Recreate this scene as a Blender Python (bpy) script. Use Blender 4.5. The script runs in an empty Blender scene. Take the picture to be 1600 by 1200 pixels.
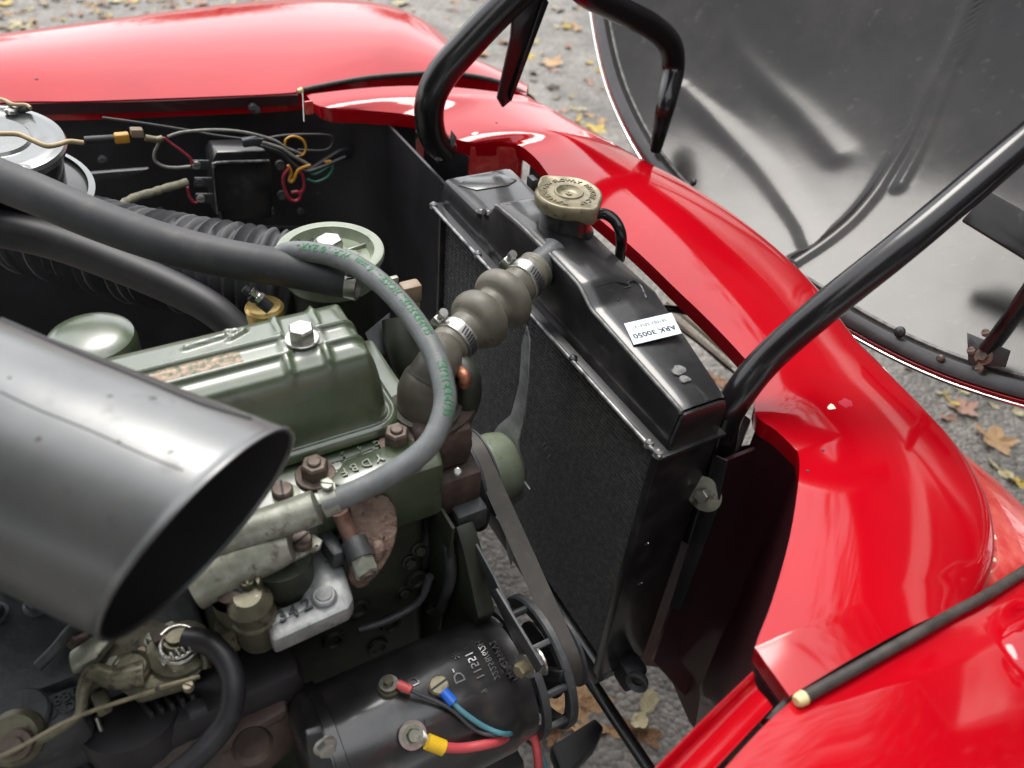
import bpy, bmesh, math, random
from mathutils import Vector, Matrix, noise
from mathutils.bvhtree import BVHTree
rnd = random.Random(7)
S = bpy.context.scene
COL = S.collection
R = math.radians
# ------------------------------------------------------------------ camera
CAM = Vector((0, 0, 1.42)); F = 1300.0
_p, _y, _r = R(41), R(33), R(6)
FW = Vector((math.sin(_y)*math.cos(_p), math.cos(_y)*math.cos(_p), -math.sin(_p)))
_rt = Vector((math.cos(_y), -math.sin(_y), 0)); _up = _rt.cross(FW)
RT = math.cos(_r)*_rt + math.sin(_r)*_up
UP = -math.sin(_r)*_rt + math.cos(_r)*_up
cd = bpy.data.cameras.new('camera'); cam = bpy.data.objects.new('camera', cd); COL.objects.link(cam)
cam.matrix_world = Matrix(((RT.x, UP.x, -FW.x, CAM.x), (RT.y, UP.y, -FW.y, CAM.y), (RT.z, UP.z, -FW.z, CAM.z), (0, 0, 0, 1)))
cd.sensor_width = 36; cd.lens = 36*F/1600; cd.clip_start = 0.02; cd.clip_end = 500
cd.dof.use_dof = True; cd.dof.focus_distance = 0.9; cd.dof.aperture_fstop = 5.0
S.camera = cam
# ------------------------------------------------------------------ world, sun, exposure
W = bpy.data.worlds.new('World'); S.world = W; W.use_nodes = True
nt = W.node_tree; nt.nodes.clear()
SUN_EL, SUN_AZ = R(60), R(75)     # sun direction: elevation, azimuth
def wn(t, **k):
    n = nt.nodes.new(t)
    for a, b in k.items(): setattr(n, a, b)
    return n
sky = wn('ShaderNodeTexSky', sky_type='NISHITA', sun_disc=False)
sky.sun_elevation = SUN_EL; sky.sun_rotation = R(90)-SUN_AZ; sky.dust_density = 3; sky.air_density = 1.0
bgs = wn('ShaderNodeBackground'); bgs.inputs[1].default_value = 0.1
nt.links.new(sky.outputs[0], bgs.inputs[0])
tc = wn('ShaderNodeTexCoord'); mp = wn('ShaderNodeMapping'); mp.inputs['Scale'].default_value = (1.6, 1.6, 3.2)
nz = wn('ShaderNodeTexNoise'); nz.inputs['Scale'].default_value = 1.1; nz.inputs['Detail'].default_value = 6; nz.inputs['Roughness'].default_value = .55
cr = wn('ShaderNodeValToRGB')
cr.color_ramp.elements[0].position = .3; cr.color_ramp.elements[0].color = (.78, .81, .87, 1)
cr.color_ramp.elements[1].position = .7; cr.color_ramp.elements[1].color = (1.18, 1.17, 1.15, 1)
nt.links.new(tc.outputs['Generated'], mp.inputs[0]); nt.links.new(mp.outputs[0], nz.inputs[0]); nt.links.new(nz.outputs[0], cr.inputs[0])
bgc = wn('ShaderNodeBackground'); bgc.inputs[1].default_value = 1.0
nt.links.new(cr.outputs[0], bgc.inputs[0])
mx = wn('ShaderNodeMixShader'); mx.inputs[0].default_value = .85
nt.links.new(bgs.outputs[0], mx.inputs[1]); nt.links.new(bgc.outputs[0], mx.inputs[2])
wo = wn('ShaderNodeOutputWorld'); nt.links.new(mx.outputs[0], wo.inputs[0])
sd = bpy.data.lights.new('sun', 'SUN'); sd.energy = 1.0; sd.angle = R(25); sd.color = (1, .96, .9)
sun = bpy.data.objects.new('sun', sd); COL.objects.link(sun)
sdir = Vector((math.cos(SUN_AZ)*math.cos(SUN_EL), math.sin(SUN_AZ)*math.cos(SUN_EL), math.sin(SUN_EL)))
sun.rotation_euler = sdir.to_track_quat('Z', 'Y').to_euler()
VS = S.view_settings
S.display_settings.display_device = 'sRGB'
VS.view_transform = 'Standard'; VS.look = 'None'; VS.exposure = 1.42; VS.gamma = 1; VS.use_curve_mapping = False
# ------------------------------------------------------------------ helpers
def ray(px, py): return (px-800)/F*RT - (py-600)/F*UP + FW
def at(px, py, x=None, y=None, z=None, d=None):
    v = ray(px, py)
    if z is not None: t = (z-CAM.z)/v.z
    elif x is not None: t = (x-CAM.x)/v.x
    elif y is not None: t = (y-CAM.y)/v.y
    else: t = d
    return CAM + t*v
def pl(px, py, P, n):           # pixel ray meets a plane
    v = ray(px, py); return CAM + v*((P-CAM).dot(n)/v.dot(n))
X, Y, Z = Vector((1, 0, 0)), Vector((0, 1, 0)), Vector((0, 0, 1))
# ---- materials
MT = {}
WEAR = {'engine_green': [((.03, .028, .018), 38, .58, .72), ((.20, .20, .15), 260, .70, .76)],
 'engine_green_dark': [((.05, .043, .034), 45, .6, .75)], 'filter_green': [((.09, .085, .06), 50, .6, .75)],
 'tank_black': [((.10, .095, .09), 330, .70, .75), ((.045, .042, .04), 22, .5, .75)],
 'generator_black': [((.14, .13, .12), 260, .68, .73), ((.05, .042, .036), 30, .52, .75)],
 'cone_black': [((.10, .10, .098), 34, .60, .75), ((.15, .125, .1), 14, .64, .85)],
 'bonnet_black': [((.10, .09, .085), 320, .71, .76), ((.045, .038, .035), 6, .5, .8), ((.07, .065, .06), 40, .62, .8)],
 'bay_black': [((.034, .031, .03), 9, .5, .78), ((.12, .115, .11), 200, .72, .77)],
 'maroon_black': [((.06, .02, .02), 60, .66, .78)],
 'tube_black': [((.12, .11, .10), 220, .72, .77)],
 'rubber': [((.07, .067, .062), 60, .55, .85)], 'rubber_dark': [((.04, .036, .034), 60, .55, .85)],
 'bellows_rubber': [((.05, .045, .036), 90, .62, .72)], 'cast_alu': [((.10, .085, .06), 70, .56, .68)],
 'carb_metal': [((.035, .03, .022), 80, .54, .66), ((.36, .33, .25), 160, .66, .72)], 'cast_grey': [((.12, .11, .1), 90, .6, .72)],
 'cast_dark': [((.11, .10, .09), 110, .62, .74)], 'rust': [((.05, .03, .025), 140, .55, .64)],
 'belt': [((.09, .08, .07), 120, .6, .75)], 'air_can': [((.12, .12, .115), 30, .58, .72)],
 'red_orange': [((.75, .35, .3), 220, .66, .72)], 'grey_hose': [((.07, .07, .068), 60, .6, .75)], 'cap_metal': [((.12, .1, .06), 110, .56, .68)]}
def mat(name, col, col2=None, rough=.5, rough2=None, metal=0., coat=0., scale=30., bump=0., bscale=None, mix=(.4, .65), spec=.5, kind='noise', detail=5, bdist=.002, coatr=.03):
    m = bpy.data.materials.new(name); m.use_nodes = True; t = m.node_tree; b = t.nodes['Principled BSDF']
    b.inputs['Coat IOR'].default_value = 1.5
    b.inputs['Metallic'].default_value = metal; b.inputs['Roughness'].default_value = rough
    b.inputs['Base Color'].default_value = (*col, 1); b.inputs['Coat Weight'].default_value = coat
    b.inputs['Coat Roughness'].default_value = coatr; b.inputs['Specular IOR Level'].default_value = spec
    c = t.nodes.new('ShaderNodeTexCoord')
    if col2 or rough2 is not None:
        n = t.nodes.new('ShaderNodeTexNoise'); n.inputs['Scale'].default_value = scale; n.inputs['Detail'].default_value = detail; n.inputs['Roughness'].default_value = .62
        t.links.new(c.outputs['Object'], n.inputs[0])
        mr = t.nodes.new('ShaderNodeMapRange'); mr.inputs[1].default_value = mix[0]; mr.inputs[2].default_value = mix[1]
        t.links.new(n.outputs[0], mr.inputs[0])
        if col2:
            k = t.nodes.new('ShaderNodeMix'); k.data_type = 'RGBA'; k.inputs[6].default_value = (*col, 1); k.inputs[7].default_value = (*col2, 1)
            t.links.new(mr.outputs[0], k.inputs[0]); t.links.new(k.outputs[2], b.inputs['Base Color'])
        if rough2 is not None:
            n2 = t.nodes.new('ShaderNodeTexNoise'); n2.inputs['Scale'].default_value = scale*.4; n2.inputs['Detail'].default_value = 6
            t.links.new(c.outputs['Object'], n2.inputs[0])
            m2 = t.nodes.new('ShaderNodeMapRange'); m2.inputs[1].default_value = .3; m2.inputs[2].default_value = .7; m2.inputs[3].default_value = rough; m2.inputs[4].default_value = rough2
            t.links.new(n2.outputs[0], m2.inputs[0]); t.links.new(m2.outputs[0], b.inputs['Roughness'])
    if name in WEAR:
        for wc, ws, w0, w1 in WEAR[name]:
            nw = t.nodes.new('ShaderNodeTexNoise'); nw.inputs['Scale'].default_value = ws; nw.inputs['Detail'].default_value = 7; nw.inputs['Roughness'].default_value = .6
            t.links.new(c.outputs['Object'], nw.inputs[0])
            mw = t.nodes.new('ShaderNodeMapRange'); mw.inputs[1].default_value = w0; mw.inputs[2].default_value = w1; t.links.new(nw.outputs[0], mw.inputs[0])
            kw = t.nodes.new('ShaderNodeMix'); kw.data_type = 'RGBA'; kw.inputs[7].default_value = (*wc, 1)
            bc = b.inputs['Base Color']
            if bc.is_linked: t.links.new(bc.links[0].from_socket, kw.inputs[6])
            else: kw.inputs[6].default_value = bc.default_value
            t.links.new(mw.outputs[0], kw.inputs[0]); t.links.new(kw.outputs[2], bc)
    if bump:
        if kind == 'voronoi':
            n3 = t.nodes.new('ShaderNodeTexVoronoi'); n3.inputs['Scale'].default_value = bscale or scale; out = n3.outputs['Distance']
        else:
            n3 = t.nodes.new('ShaderNodeTexNoise'); n3.inputs['Scale'].default_value = bscale or scale*2; n3.inputs['Detail'].default_value = 4; out = n3.outputs[0]
        t.links.new(c.outputs['Object'], n3.inputs[0])
        bp = t.nodes.new('ShaderNodeBump'); bp.inputs['Strength'].default_value = bump; bp.inputs['Distance'].default_value = bdist
        t.links.new(out, bp.inputs['Height']); t.links.new(bp.outputs[0], b.inputs['Normal'])
    MT[name] = m; return m
mat('red_paint', (.43, .0015, .008), (.38, .0015, .007), rough=.4, spec=0., coat=1.0, scale=6, bump=.05, bscale=7, bdist=.004, coatr=.07)
mat('red_orange', (.6, .03, .03), (.7, .12, .09), rough=.3, coat=.7, scale=60)  # paler, more orange red than the main paint
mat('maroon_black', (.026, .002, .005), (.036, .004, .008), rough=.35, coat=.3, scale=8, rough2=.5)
mat('bay_black', (.009, .008, .010), (.016, .014, .018), rough=.45, rough2=.6, scale=14, bump=.1)
mat('bonnet_black', (.010, .009, .009), (.018, .016, .016), rough=.09, rough2=.26, spec=.27, coat=.0, scale=9, bump=.12, bscale=26, bdist=.0015)
mat('tube_black', (.009, .008, .009), rough=.18, rough2=.3, spec=.4, coat=.15, coatr=.08, scale=20, bump=.04)
mat('tank_black', (.012, .012, .013), (.018, .018, .02), rough=.3, rough2=.42, spec=.3, coat=.6, coatr=.13, scale=25, bump=.18, bscale=35, bdist=.0015)
mat('worn_edge', (.03, .03, .03), (.3, .3, .3), rough=.35, metal=.5, scale=60, mix=(.35, .6))
mat('fin_black', (.09, .088, .09), (.17, .165, .16), rough=.4, metal=.4, scale=200)
mat('core_black', (.008, .008, .009), rough=.6)
mat('rubber', (.024, .025, .028), (.036, .036, .04), rough=.5, rough2=.62, scale=25, bump=.06)
mat('rubber_dark', (.010, .010, .013), (.017, .017, .02), rough=.5, scale=25)
mat('bellows_rubber', (.095, .088, .068), (.15, .138, .11), rough=.42, rough2=.55, scale=30, bump=.06)
mat('housing_metal', (.06, .056, .042), (.10, .088, .07), rough=.42, rough2=.55, scale=30, bump=.4, bscale=120, bdist=.001)
mat('grey_hose', (.115, .125, .125), (.16, .17, .17), rough=.5, scale=60, bump=.12, bscale=300, bdist=.0006)
mat('hose_print', (.035, .17, .075), rough=.6)
mat('engine_green', (.05, .072, .037), (.075, .10, .056), rough=.3, rough2=.42, spec=.8, coat=.9, coatr=.22, scale=18, bump=.15, bscale=60, bdist=.001)
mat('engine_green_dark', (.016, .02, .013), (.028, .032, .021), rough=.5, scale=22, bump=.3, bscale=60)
mat('filter_green', (.17, .20, .14), (.23, .26, .19), rough=.32, scale=30, coat=.3)
mat('worn_strip', (.06, .07, .045), (.17, .125, .095), rough=.4, metal=.6, scale=160, mix=(.42, .55), bump=.3, bscale=240)
mat('rust', (.13, .085, .065), (.25, .17, .13), rough=.65, scale=60, bump=1., bscale=150, bdist=.003)
mat('rust_dark', (.045, .032, .026), (.095, .062, .05), rough=.65, scale=50, bump=.6, bscale=120)
mat('rust_nut', (.095, .073, .06), (.165, .122, .1), rough=.5, metal=.4, scale=70, bump=.2)
mat('manifold_brown', (.045, .03, .024), (.10, .065, .052), rough=.55, scale=30, bump=.2)
mat('cast_alu', (.24, .25, .2), (.38, .38, .33), rough=.42, metal=.45, scale=50, bump=.4, bscale=140, bdist=.001)
mat('carb_metal', (.095, .09, .06), (.19, .175, .12), rough=.45, metal=.5, scale=40, bump=.35, bscale=110, bdist=.001)
mat('cast_grey', (.25, .26, .26), (.40, .41, .41), rough=.45, metal=.35, scale=50, bump=.5, bscale=170, bdist=.001)
mat('cast_dark', (.045, .047, .05), (.07, .073, .078), rough=.5, metal=.3, scale=35, bump=.35, bscale=120)
mat('steel', (.55, .54, .51), (.38, .37, .34), rough=.28, metal=.9, scale=70)
mat('chrome', (.75, .75, .73), rough=.1, metal=1.)
mat('cap_metal', (.26, .225, .145), (.18, .155, .10), rough=.38, metal=.3, scale=60, bump=.15)
mat('copper', (.38, .15, .08), (.16, .08, .05), rough=.45, metal=.6, scale=70, bump=.5, bscale=200)
mat('copper_pipe', (.27, .16, .125), (.17, .1, .08), rough=.45, metal=.5, scale=50)
mat('cone_black', (.115, .12, .123), (.175, .178, .175), rough=.27, rough2=.4, metal=.75, coat=.3, coatr=.25, scale=9, bump=.15, bscale=10, bdist=.004, mix=(.35, .75))
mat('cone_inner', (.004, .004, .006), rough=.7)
mat('belt', (.05, .045, .04), (.065, .058, .05), rough=.6, scale=60)
mat('generator_black', (.014, .014, .015), (.03, .03, .032), rough=.25, rough2=.42, coat=.7, coatr=.15, scale=25, bump=.3, bscale=90, bdist=.001)
mat('white_label', (.62, .7, .76), rough=.4)
mat('ink', (.015, .015, .02), rough=.6)
mat('beige_cable', (.42, .32, .18), rough=.5)
mat('grey_cable', (.16, .16, .15), (.26, .25, .22), rough=.5, scale=80)
mat('dark_cable', (.05, .05, .055), rough=.5)
mat('red_cable', (.55, .07, .08), rough=.4)
mat('red_wire', (.35, .03, .05), rough=.45)
mat('blue_sleeve', (.02, .13, .6), rough=.35)
mat('teal_wire', (.08, .24, .29), rough=.4)
mat('yellow_sleeve', (.8, .5, .02), rough=.4)
mat('red_sleeve', (.65, .1, .1), rough=.4)
mat('orange_wire', (.6, .3, .04), rough=.45)
mat('green_wire', (.03, .16, .11), rough=.45)
mat('tan_plastic', (.24, .17, .11), (.3, .22, .15), rough=.5, scale=40)
mat('brass', (.6, .42, .14), (.42, .3, .1), rough=.35, metal=.7, scale=60)
mat('cloth_tape', (.3, .28, .2), (.18, .17, .13), rough=.8, scale=120)
mat('piping', (.03, .026, .024), (.06, .05, .045), rough=.55, scale=60, bump=.7, bscale=260, bdist=.001)
mat('cream_end', (.7, .6, .3), rough=.6)
mat('primer', (.8, .78, .6), rough=.5)
mat('pink_scuff', (.45, .03, .05), (.45, .01, .03), rough=.4, scale=60)
mat('lip_black', (.02, .018, .019), (.035, .03, .03), rough=.3, rough2=.5, coat=.3, scale=30, bump=.2)
mat('grey_wear', (.2, .2, .19), (.06, .06, .06), rough=.4, scale=70)
mat('cream', (.62, .55, .4), (.5, .44, .32), rough=.5, scale=30)
mat('air_can', (.13, .14, .14), (.2, .21, .21), rough=.25, metal=.4, coat=.5, scale=8)
# tarmac: coarse aggregate
def tarmac():
    m = bpy.data.materials.new('tarmac'); m.use_nodes = True; t = m.node_tree; b = t.nodes['Principled BSDF']
    b.inputs['Roughness'].default_value = .75
    c = t.nodes.new('ShaderNodeTexCoord')
    v = t.nodes.new('ShaderNodeTexVoronoi'); v.inputs['Scale'].default_value = 85
    n = t.nodes.new('ShaderNodeTexNoise'); n.inputs['Scale'].default_value = 5; n.inputs['Detail'].default_value = 8
    t.links.new(c.outputs['Object'], v.inputs[0]); t.links.new(c.outputs['Object'], n.inputs[0])
    r = t.nodes.new('ShaderNodeValToRGB'); r.color_ramp.elements[0].color = (.16, .152, .14, 1); r.color_ramp.elements[1].color = (.32, .30, .27, 1)
    r.color_ramp.elements[0].position = .3; r.color_ramp.elements[1].position = .7
    t.links.new(n.outputs[0], r.inputs[0])
    k = t.nodes.new('ShaderNodeMix'); k.data_type = 'RGBA'; k.blend_type = 'MULTIPLY'; k.inputs[0].default_value = .45
    sp = t.nodes.new('ShaderNodeSeparateColor'); t.links.new(v.outputs['Color'], sp.inputs[0])
    cm = t.nodes.new('ShaderNodeCombineColor')
    for i in range(3): t.links.new(sp.outputs[0], cm.inputs[i])
    t.links.new(r.outputs[0], k.inputs[6]); t.links.new(cm.outputs[0], k.inputs[7]); t.links.new(k.outputs[2], b.inputs['Base Color'])
    bp = t.nodes.new('ShaderNodeBump'); bp.inputs['Strength'].default_value = 1; bp.inputs['Distance'].default_value = .007; bp.invert = True
    t.links.new(v.outputs['Distance'], bp.inputs['Height']); t.links.new(bp.outputs[0], b.inputs['Normal'])
    return m
MT['tarmac'] = tarmac()

# ---- objects
def tag(o, label=None, cat=None, group=None, kind=None):
    if label: o['label'] = label
    if cat: o['category'] = cat
    if group: o['group'] = group
    if kind: o['kind'] = kind
    return o
WL = {}
def thing(name, loc, label, cat, group=None):
    o = bpy.data.objects.new(name, None); COL.objects.link(o); o.location = loc; o.empty_display_size = .02
    WL[o.name] = Vector(loc); return tag(o, label, cat, group)
def link(name, bm, m, parent=None, smooth=35, label=None, cat=None, group=None, kind=None):
    bmesh.ops.recalc_face_normals(bm, faces=bm.faces[:])
    return link_raw(name, bm, m, parent, smooth, label, cat, group, kind)
def link_raw(name, bm, m, parent=None, smooth=35, label=None, cat=None, group=None, kind=None):
    lo = Vector((1e9,)*3); hi = Vector((-1e9,)*3)
    for v in bm.verts:
        for i in range(3):
            lo[i] = min(lo[i], v.co[i]); hi[i] = max(hi[i], v.co[i])
    c = (lo+hi)/2; c.z = lo.z if not parent else c.z
    for v in bm.verts: v.co -= c
    me = bpy.data.meshes.new(name); bm.to_mesh(me); bm.free()
    ms = m if isinstance(m, (list, tuple)) else [m]
    for q in ms: me.materials.append(MT[q])
    if smooth:
        me.polygons.foreach_set('use_smooth', [True]*len(me.polygons))
        if smooth < 180: me.set_sharp_from_angle(angle=R(smooth))
    o = bpy.data.objects.new(name, me); COL.objects.link(o)
    WL[o.name] = c.copy()
    if parent: o.parent = parent; o.location = c - WL[parent.name]
    else: o.location = c
    return tag(o, label, cat, group, kind)
def frame(axis, hint=None):
    a = axis.normalized(); h = hint or (Z if abs(a.z) < .9 else X)
    u = (h - a*h.dot(a)).normalized(); return a, u, a.cross(u)
def crom(pts, n):
    P = [Vector(p) for p in pts]
    if len(P) < 3 or n <= 1: return P
    Q = [P[0]*2-P[1]]+P+[P[-1]*2-P[-2]]; out = []
    for i in range(1, len(Q)-2):
        for k in range(n):
            t = k/n; a, b, c, d = Q[i-1:i+3]
            out.append(.5*((2*b)+(c-a)*t+(2*a-5*b+4*c-d)*t*t+(3*b-a-3*c+d)*t**3))
    out.append(P[-1]); return out
def sweep(bm, pts, r, seg=12, n=8, rf=None, flat=1., hint=None, cap=True):
    P = crom(pts, n); N = len(P); rings = []; u = None
    for i, p in enumerate(P):
        t = (P[min(i+1, N-1)]-P[max(i-1, 0)]).normalized()
        if u is None: _, u, _w = frame(t, hint)
        else: u = (u-t*u.dot(t)).normalized()
        w = t.cross(u); rr = r*(rf(i/(N-1)) if rf else 1)
        rings.append([bm.verts.new(p+rr*(math.cos(a)*u+flat*math.sin(a)*w)) for a in [2*math.pi*k/seg for k in range(seg)]])
    for a, b in zip(rings, rings[1:]):
        for k in range(seg): bm.faces.new((a[k], a[(k+1) % seg], b[(k+1) % seg], b[k]))
    if cap: bm.faces.new(rings[0][::-1]); bm.faces.new(rings[-1])
    return bm
def tube(name, pts, r, m, parent=None, seg=12, n=8, **k):
    kk = {q: k.pop(q) for q in ('rf', 'flat', 'hint', 'cap') if q in k}
    if len(pts) < 2: return None
    return link(name, sweep(bmesh.new(), pts, r, seg, n, **kk), m, parent, 50, **k)
def revolve(bm, O, axis, prof, seg=32, hint=None):
    a, u, w = frame(Vector(axis), hint); rings = []
    for t, r in prof:
        if r <= 1e-6: rings.append([bm.verts.new(O+a*t)]); continue
        rings.append([bm.verts.new(O+a*t+r*(math.cos(q)*u+math.sin(q)*w)) for q in [2*math.pi*k/seg for k in range(seg)]])
    for A, B in zip(rings, rings[1:]):
        if len(A) == 1 and len(B) == 1: continue
        for k in range(seg):
            k2 = (k+1) % seg
            if len(A) == 1: bm.faces.new((A[0], B[k2], B[k]))
            elif len(B) == 1: bm.faces.new((A[k], A[k2], B[0]))
            else: bm.faces.new((A[k], A[k2], B[k2], B[k]))
    return bm
def lathe(name, O, axis, prof, m, parent=None, seg=32, hint=None, smooth=35, **k):
    return link(name, revolve(bmesh.new(), Vector(O), axis, prof, seg, hint), m, parent, smooth, **k)
def bevel(bm, w, seg=2, ang=30):
    if w <= 0: return
    es = [e for e in bm.edges if len(e.link_faces) == 2 and e.calc_face_angle(0) > R(ang)]
    bmesh.ops.bevel(bm, geom=es, offset=w, segments=seg, profile=.5, affect='EDGES', clamp_overlap=True)
def prism_bm(poly, d, bev=0., bm=None):
    bm = bm or bmesh.new(); A = [bm.verts.new(p) for p in poly]; B = [bm.verts.new(Vector(p)+d) for p in poly]
    bm.faces.new(A); bm.faces.new(B[::-1]); n = len(A)
    for i in range(n): bm.faces.new((A[i], B[i], B[(i+1) % n], A[(i+1) % n]))
    bmesh.ops.recalc_face_normals(bm, faces=bm.faces[:])
    if bev: bevel(bm, bev)
    return bm
def prism(name, poly, d, m, parent=None, bev=.002, **k): return link(name, prism_bm(poly, Vector(d), bev), m, parent, **k)
def box_bm(c, ax, s, bev=0., bm=None):
    a, b, d = [Vector(v).normalized()*h/2 for v, h in zip(ax, s)]; c = Vector(c)
    return prism_bm([c-a-b-d, c+a-b-d, c+a+b-d, c-a+b-d], d*2, bev, bm)
def box(name, c, s, m, parent=None, ax=(X, Y, Z), bev=.002, **k): return link(name, box_bm(c, ax, s, bev), m, parent, **k)
def sheet(name, rows, m, parent=None, thick=.0012, smooth=40, **k):
    bm = bmesh.new(); V = [[bm.verts.new(p) for p in r] for r in rows]
    for a, b in zip(V, V[1:]):
        for i in range(len(a)-1): bm.faces.new((a[i], a[i+1], b[i+1], b[i]))
    if thick:
        bmesh.ops.recalc_face_normals(bm, faces=bm.faces[:])
        bmesh.ops.solidify(bm, geom=bm.faces[:], thickness=thick)
    return link(name, bm, m, parent, smooth, **k)
def hexhead(name, O, axis, r, h, m, parent, washer=0, hint=None, dome=True, wm=None, **k):
    axis = Vector(axis).normalized(); O = Vector(O)
    pr = [(0, r), (h*.85, r), (h, r*.86), (h, 0)]
    if washer:
        bm = revolve(bmesh.new(), O, axis, [(0, washer), (h*.12, washer), (h*.16, washer*.96), (h*.16, 0)], 28)
        w = link('washer', bm, wm or m, parent)
        O = O+axis*h*.16
    return link(name, revolve(bmesh.new(), O, axis, pr, 6, hint), m, parent, 20, **k)
def hexnut(name, O, axis, r, h, m, parent, washer=0):
    o = hexhead(name, O, axis, r, h, m, parent, washer)
    lathe('stud', Vector(O)+Vector(axis).normalized()*h, axis, [(-.003, r*.5), (h*.3, r*.5), (h*.36, r*.42), (h*.36, 0)], m, o, 16)
    return o
def slotscrew(name, O, axis, r, h, m, parent, sl=X):
    axis = Vector(axis).normalized(); O = Vector(O)
    o = lathe(name, O, axis, [(0, r), (h*.8, r), (h, r*.85), (h, 0)], m, parent, 24)
    _, u, w = frame(axis, sl)
    box('slot', O+axis*h, (r*1.9, r*.22, h*.12), 'ink', o, ax=(u, w, axis), bev=0)
    return o
def bvh(o):
    me = o.data; L = WL[o.name]
    return BVHTree.FromPolygons([v.co+L for v in me.vertices], [p.vertices for p in me.polygons])
def hit(tree, px, py, off=0.):
    v = ray(px, py).normalized(); h = tree.ray_cast(CAM, v)
    if h[0] is None: return None, None
    n = h[1] if h[1].dot(v) < 0 else -h[1]
    return h[0]+n*off, n
# ---- lettering
def glyphs(s, size, depth, bold=0.):
    cu = bpy.data.curves.new('t', 'FONT'); cu.body = s; cu.size = size; cu.extrude = depth; cu.align_x = 'CENTER'; cu.align_y = 'CENTER'; cu.resolution_u = 2; cu.offset = bold*size
    o = bpy.data.objects.new('t', cu); COL.objects.link(o)
    dg = bpy.context.evaluated_depsgraph_get(); me = bpy.data.meshes.new_from_object(o.evaluated_get(dg))
    vs = [v.co.copy() for v in me.vertices]; fs = [tuple(p.vertices) for p in me.polygons]
    bpy.data.objects.remove(o); bpy.data.meshes.remove(me); bpy.data.curves.remove(cu)
    return vs, fs
def text(name, s, size, f, m, parent, depth=.0006, bold=0., **k):
    vs, fs = glyphs(s, size, depth, bold); bm = bmesh.new(); V = [bm.verts.new(f(v)) for v in vs]
    for q in fs:
        try: bm.faces.new([V[i] for i in q])
        except ValueError: pass
    return link(name, bm, m, parent, 0, **k)
def flat(O, ux, uy):
    ux = Vector(ux).normalized(); uy = Vector(uy); uy = (uy-ux*uy.dot(ux)).normalized(); n = ux.cross(uy)
    return lambda v: O+ux*v.x+uy*v.y+n*v.z
def bend(O, axis, r, u0, ux_axis=True, flip=1):     # wraps text on a cylinder; u0 = radial direction of the text centre
    a = Vector(axis).normalized(); u = u0.normalized(); w = a.cross(u)
    def g(v):
        if ux_axis: s, q = v.x, v.y/r
        else: s, q = v.y, -v.x/r
        q *= flip; s *= flip
        return O+a*s+(r+v.z)*(math.cos(q)*u+math.sin(q)*w)
    return g

# ================================================================== GROUND
g = bmesh.new(); bmesh.ops.create_grid(g, x_segments=40, y_segments=40, size=60)
gr = link('ground', g, 'tarmac', None, 0, kind='structure', label='grey coarse tarmac road surface under and around the red car')

# ================================================================== RED CAR BODY
ZE = .88
car = thing('car', (0.4, .7, 0), 'glossy red car body with its bonnet opening bare round the engine bay', 'car')
# --- far wing
I = [(-420, 190), (-150, 178), (0, 160), (120, 158), (240, 154), (350, 150), (420, 147), (470, 143), (520, 134), (580, 124), (640, 119), (690, 118), (735, 121), (780, 131), (822, 149)]
O = [(-420, 100), (-150, 68), (0, 52), (140, 34), (290, 14), (380, 4), (460, -1), (530, -1), (590, 5), (640, 20), (680, 44), (712, 73), (745, 98), (785, 124), (826, 150)]
def interp(L, n):
    P = crom([Vector((a, b, 0)) for a, b in L], n); return [(p.x, p.y) for p in P]
Ii, Oi = interp(I, 4), interp(O, 4)
rows = []
for (a, b), (c, d) in zip(Ii, Oi):
    zc = .885 - .10*max(0, (c-640)/190)**1.2
    P0 = at(a, b, z=ZE+.001); P1 = at(c, d, z=zc)
    w = min(1, (P1-P0).length/.2)
    out = (P1-P0); out.z = 0; out = out.normalized() if out.length > .01 else X
    r = [P0+Vector((0, 0, -.03))+out*.002, P0+Vector((0, 0, -.004))]
    for k in range(0, 9):
        t = k/8; r.append(P0.lerp(P1, t)+Z*(.020*w*math.sin(math.pi*t**.9)))
    r += [P1+out*.02*w-Z*.008*w, P1+out*.045*w-Z*.035*w-Z*.004, P1+out*.065*w-Z*.09, P1+out*.075*w-Z*.3, P1+out*.07*w-Z*.5]
    rows.append(r)
wingf = sheet('far_wing', rows, 'red_paint', car, .0015, 60)
# --- front panel
PI = [(478, 148), (500, 166), (570, 172), (655, 182), (690, 205), (728, 221), (800, 223), (836, 246), (868, 285), (940, 345), (1000, 397), (1060, 455), (1110, 503), (1160, 556), (1180, 585), (1180, 645), (1212, 672), (1240, 699), (1248, 712), (1248, 750), (1234, 840), (1206, 940), (1182, 1004), (1186, 1020), (1234, 1088)]
PO = [(826, 151), (838, 158), (850, 164), (872, 176), (900, 192), (935, 211), (975, 233), (1020, 258), (1062, 280), (1140, 330), (1210, 386), (1262, 436), (1300, 484), (1335, 530), (1362, 557), (1394, 590), (1432, 628), (1460, 658), (1478, 678), (1505, 715), (1534, 770), (1548, 820), (1549, 865), (1540, 900), (1530, 936)]
PIs, POs = PI, PO
rows = []
for i, ((a, b), (c, d)) in enumerate(zip(PIs, POs)):
    P0 = at(a, b, z=ZE); P1 = at(c, d, z=.872 if i > 2 else ZE-.001*i)
    out = (P1-P0); out.z = 0; L = out.length; out.normalize()
    r = []
    if i > 0: r += [P0-Z*.022+out*.004, P0-Z*.004+out*.0005]
    else: r += [P0-Z*.004, P0-Z*.002]
    for k in range(0, 13):
        t = k/12; r.append(P0.lerp(P1, t)+Z*(.016*math.sin(math.pi*t)*min(1, L/.2)))
    r += [P1+out*.006-Z*.004, P1+out*.012-Z*.016]
    rows.append(r)
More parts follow.
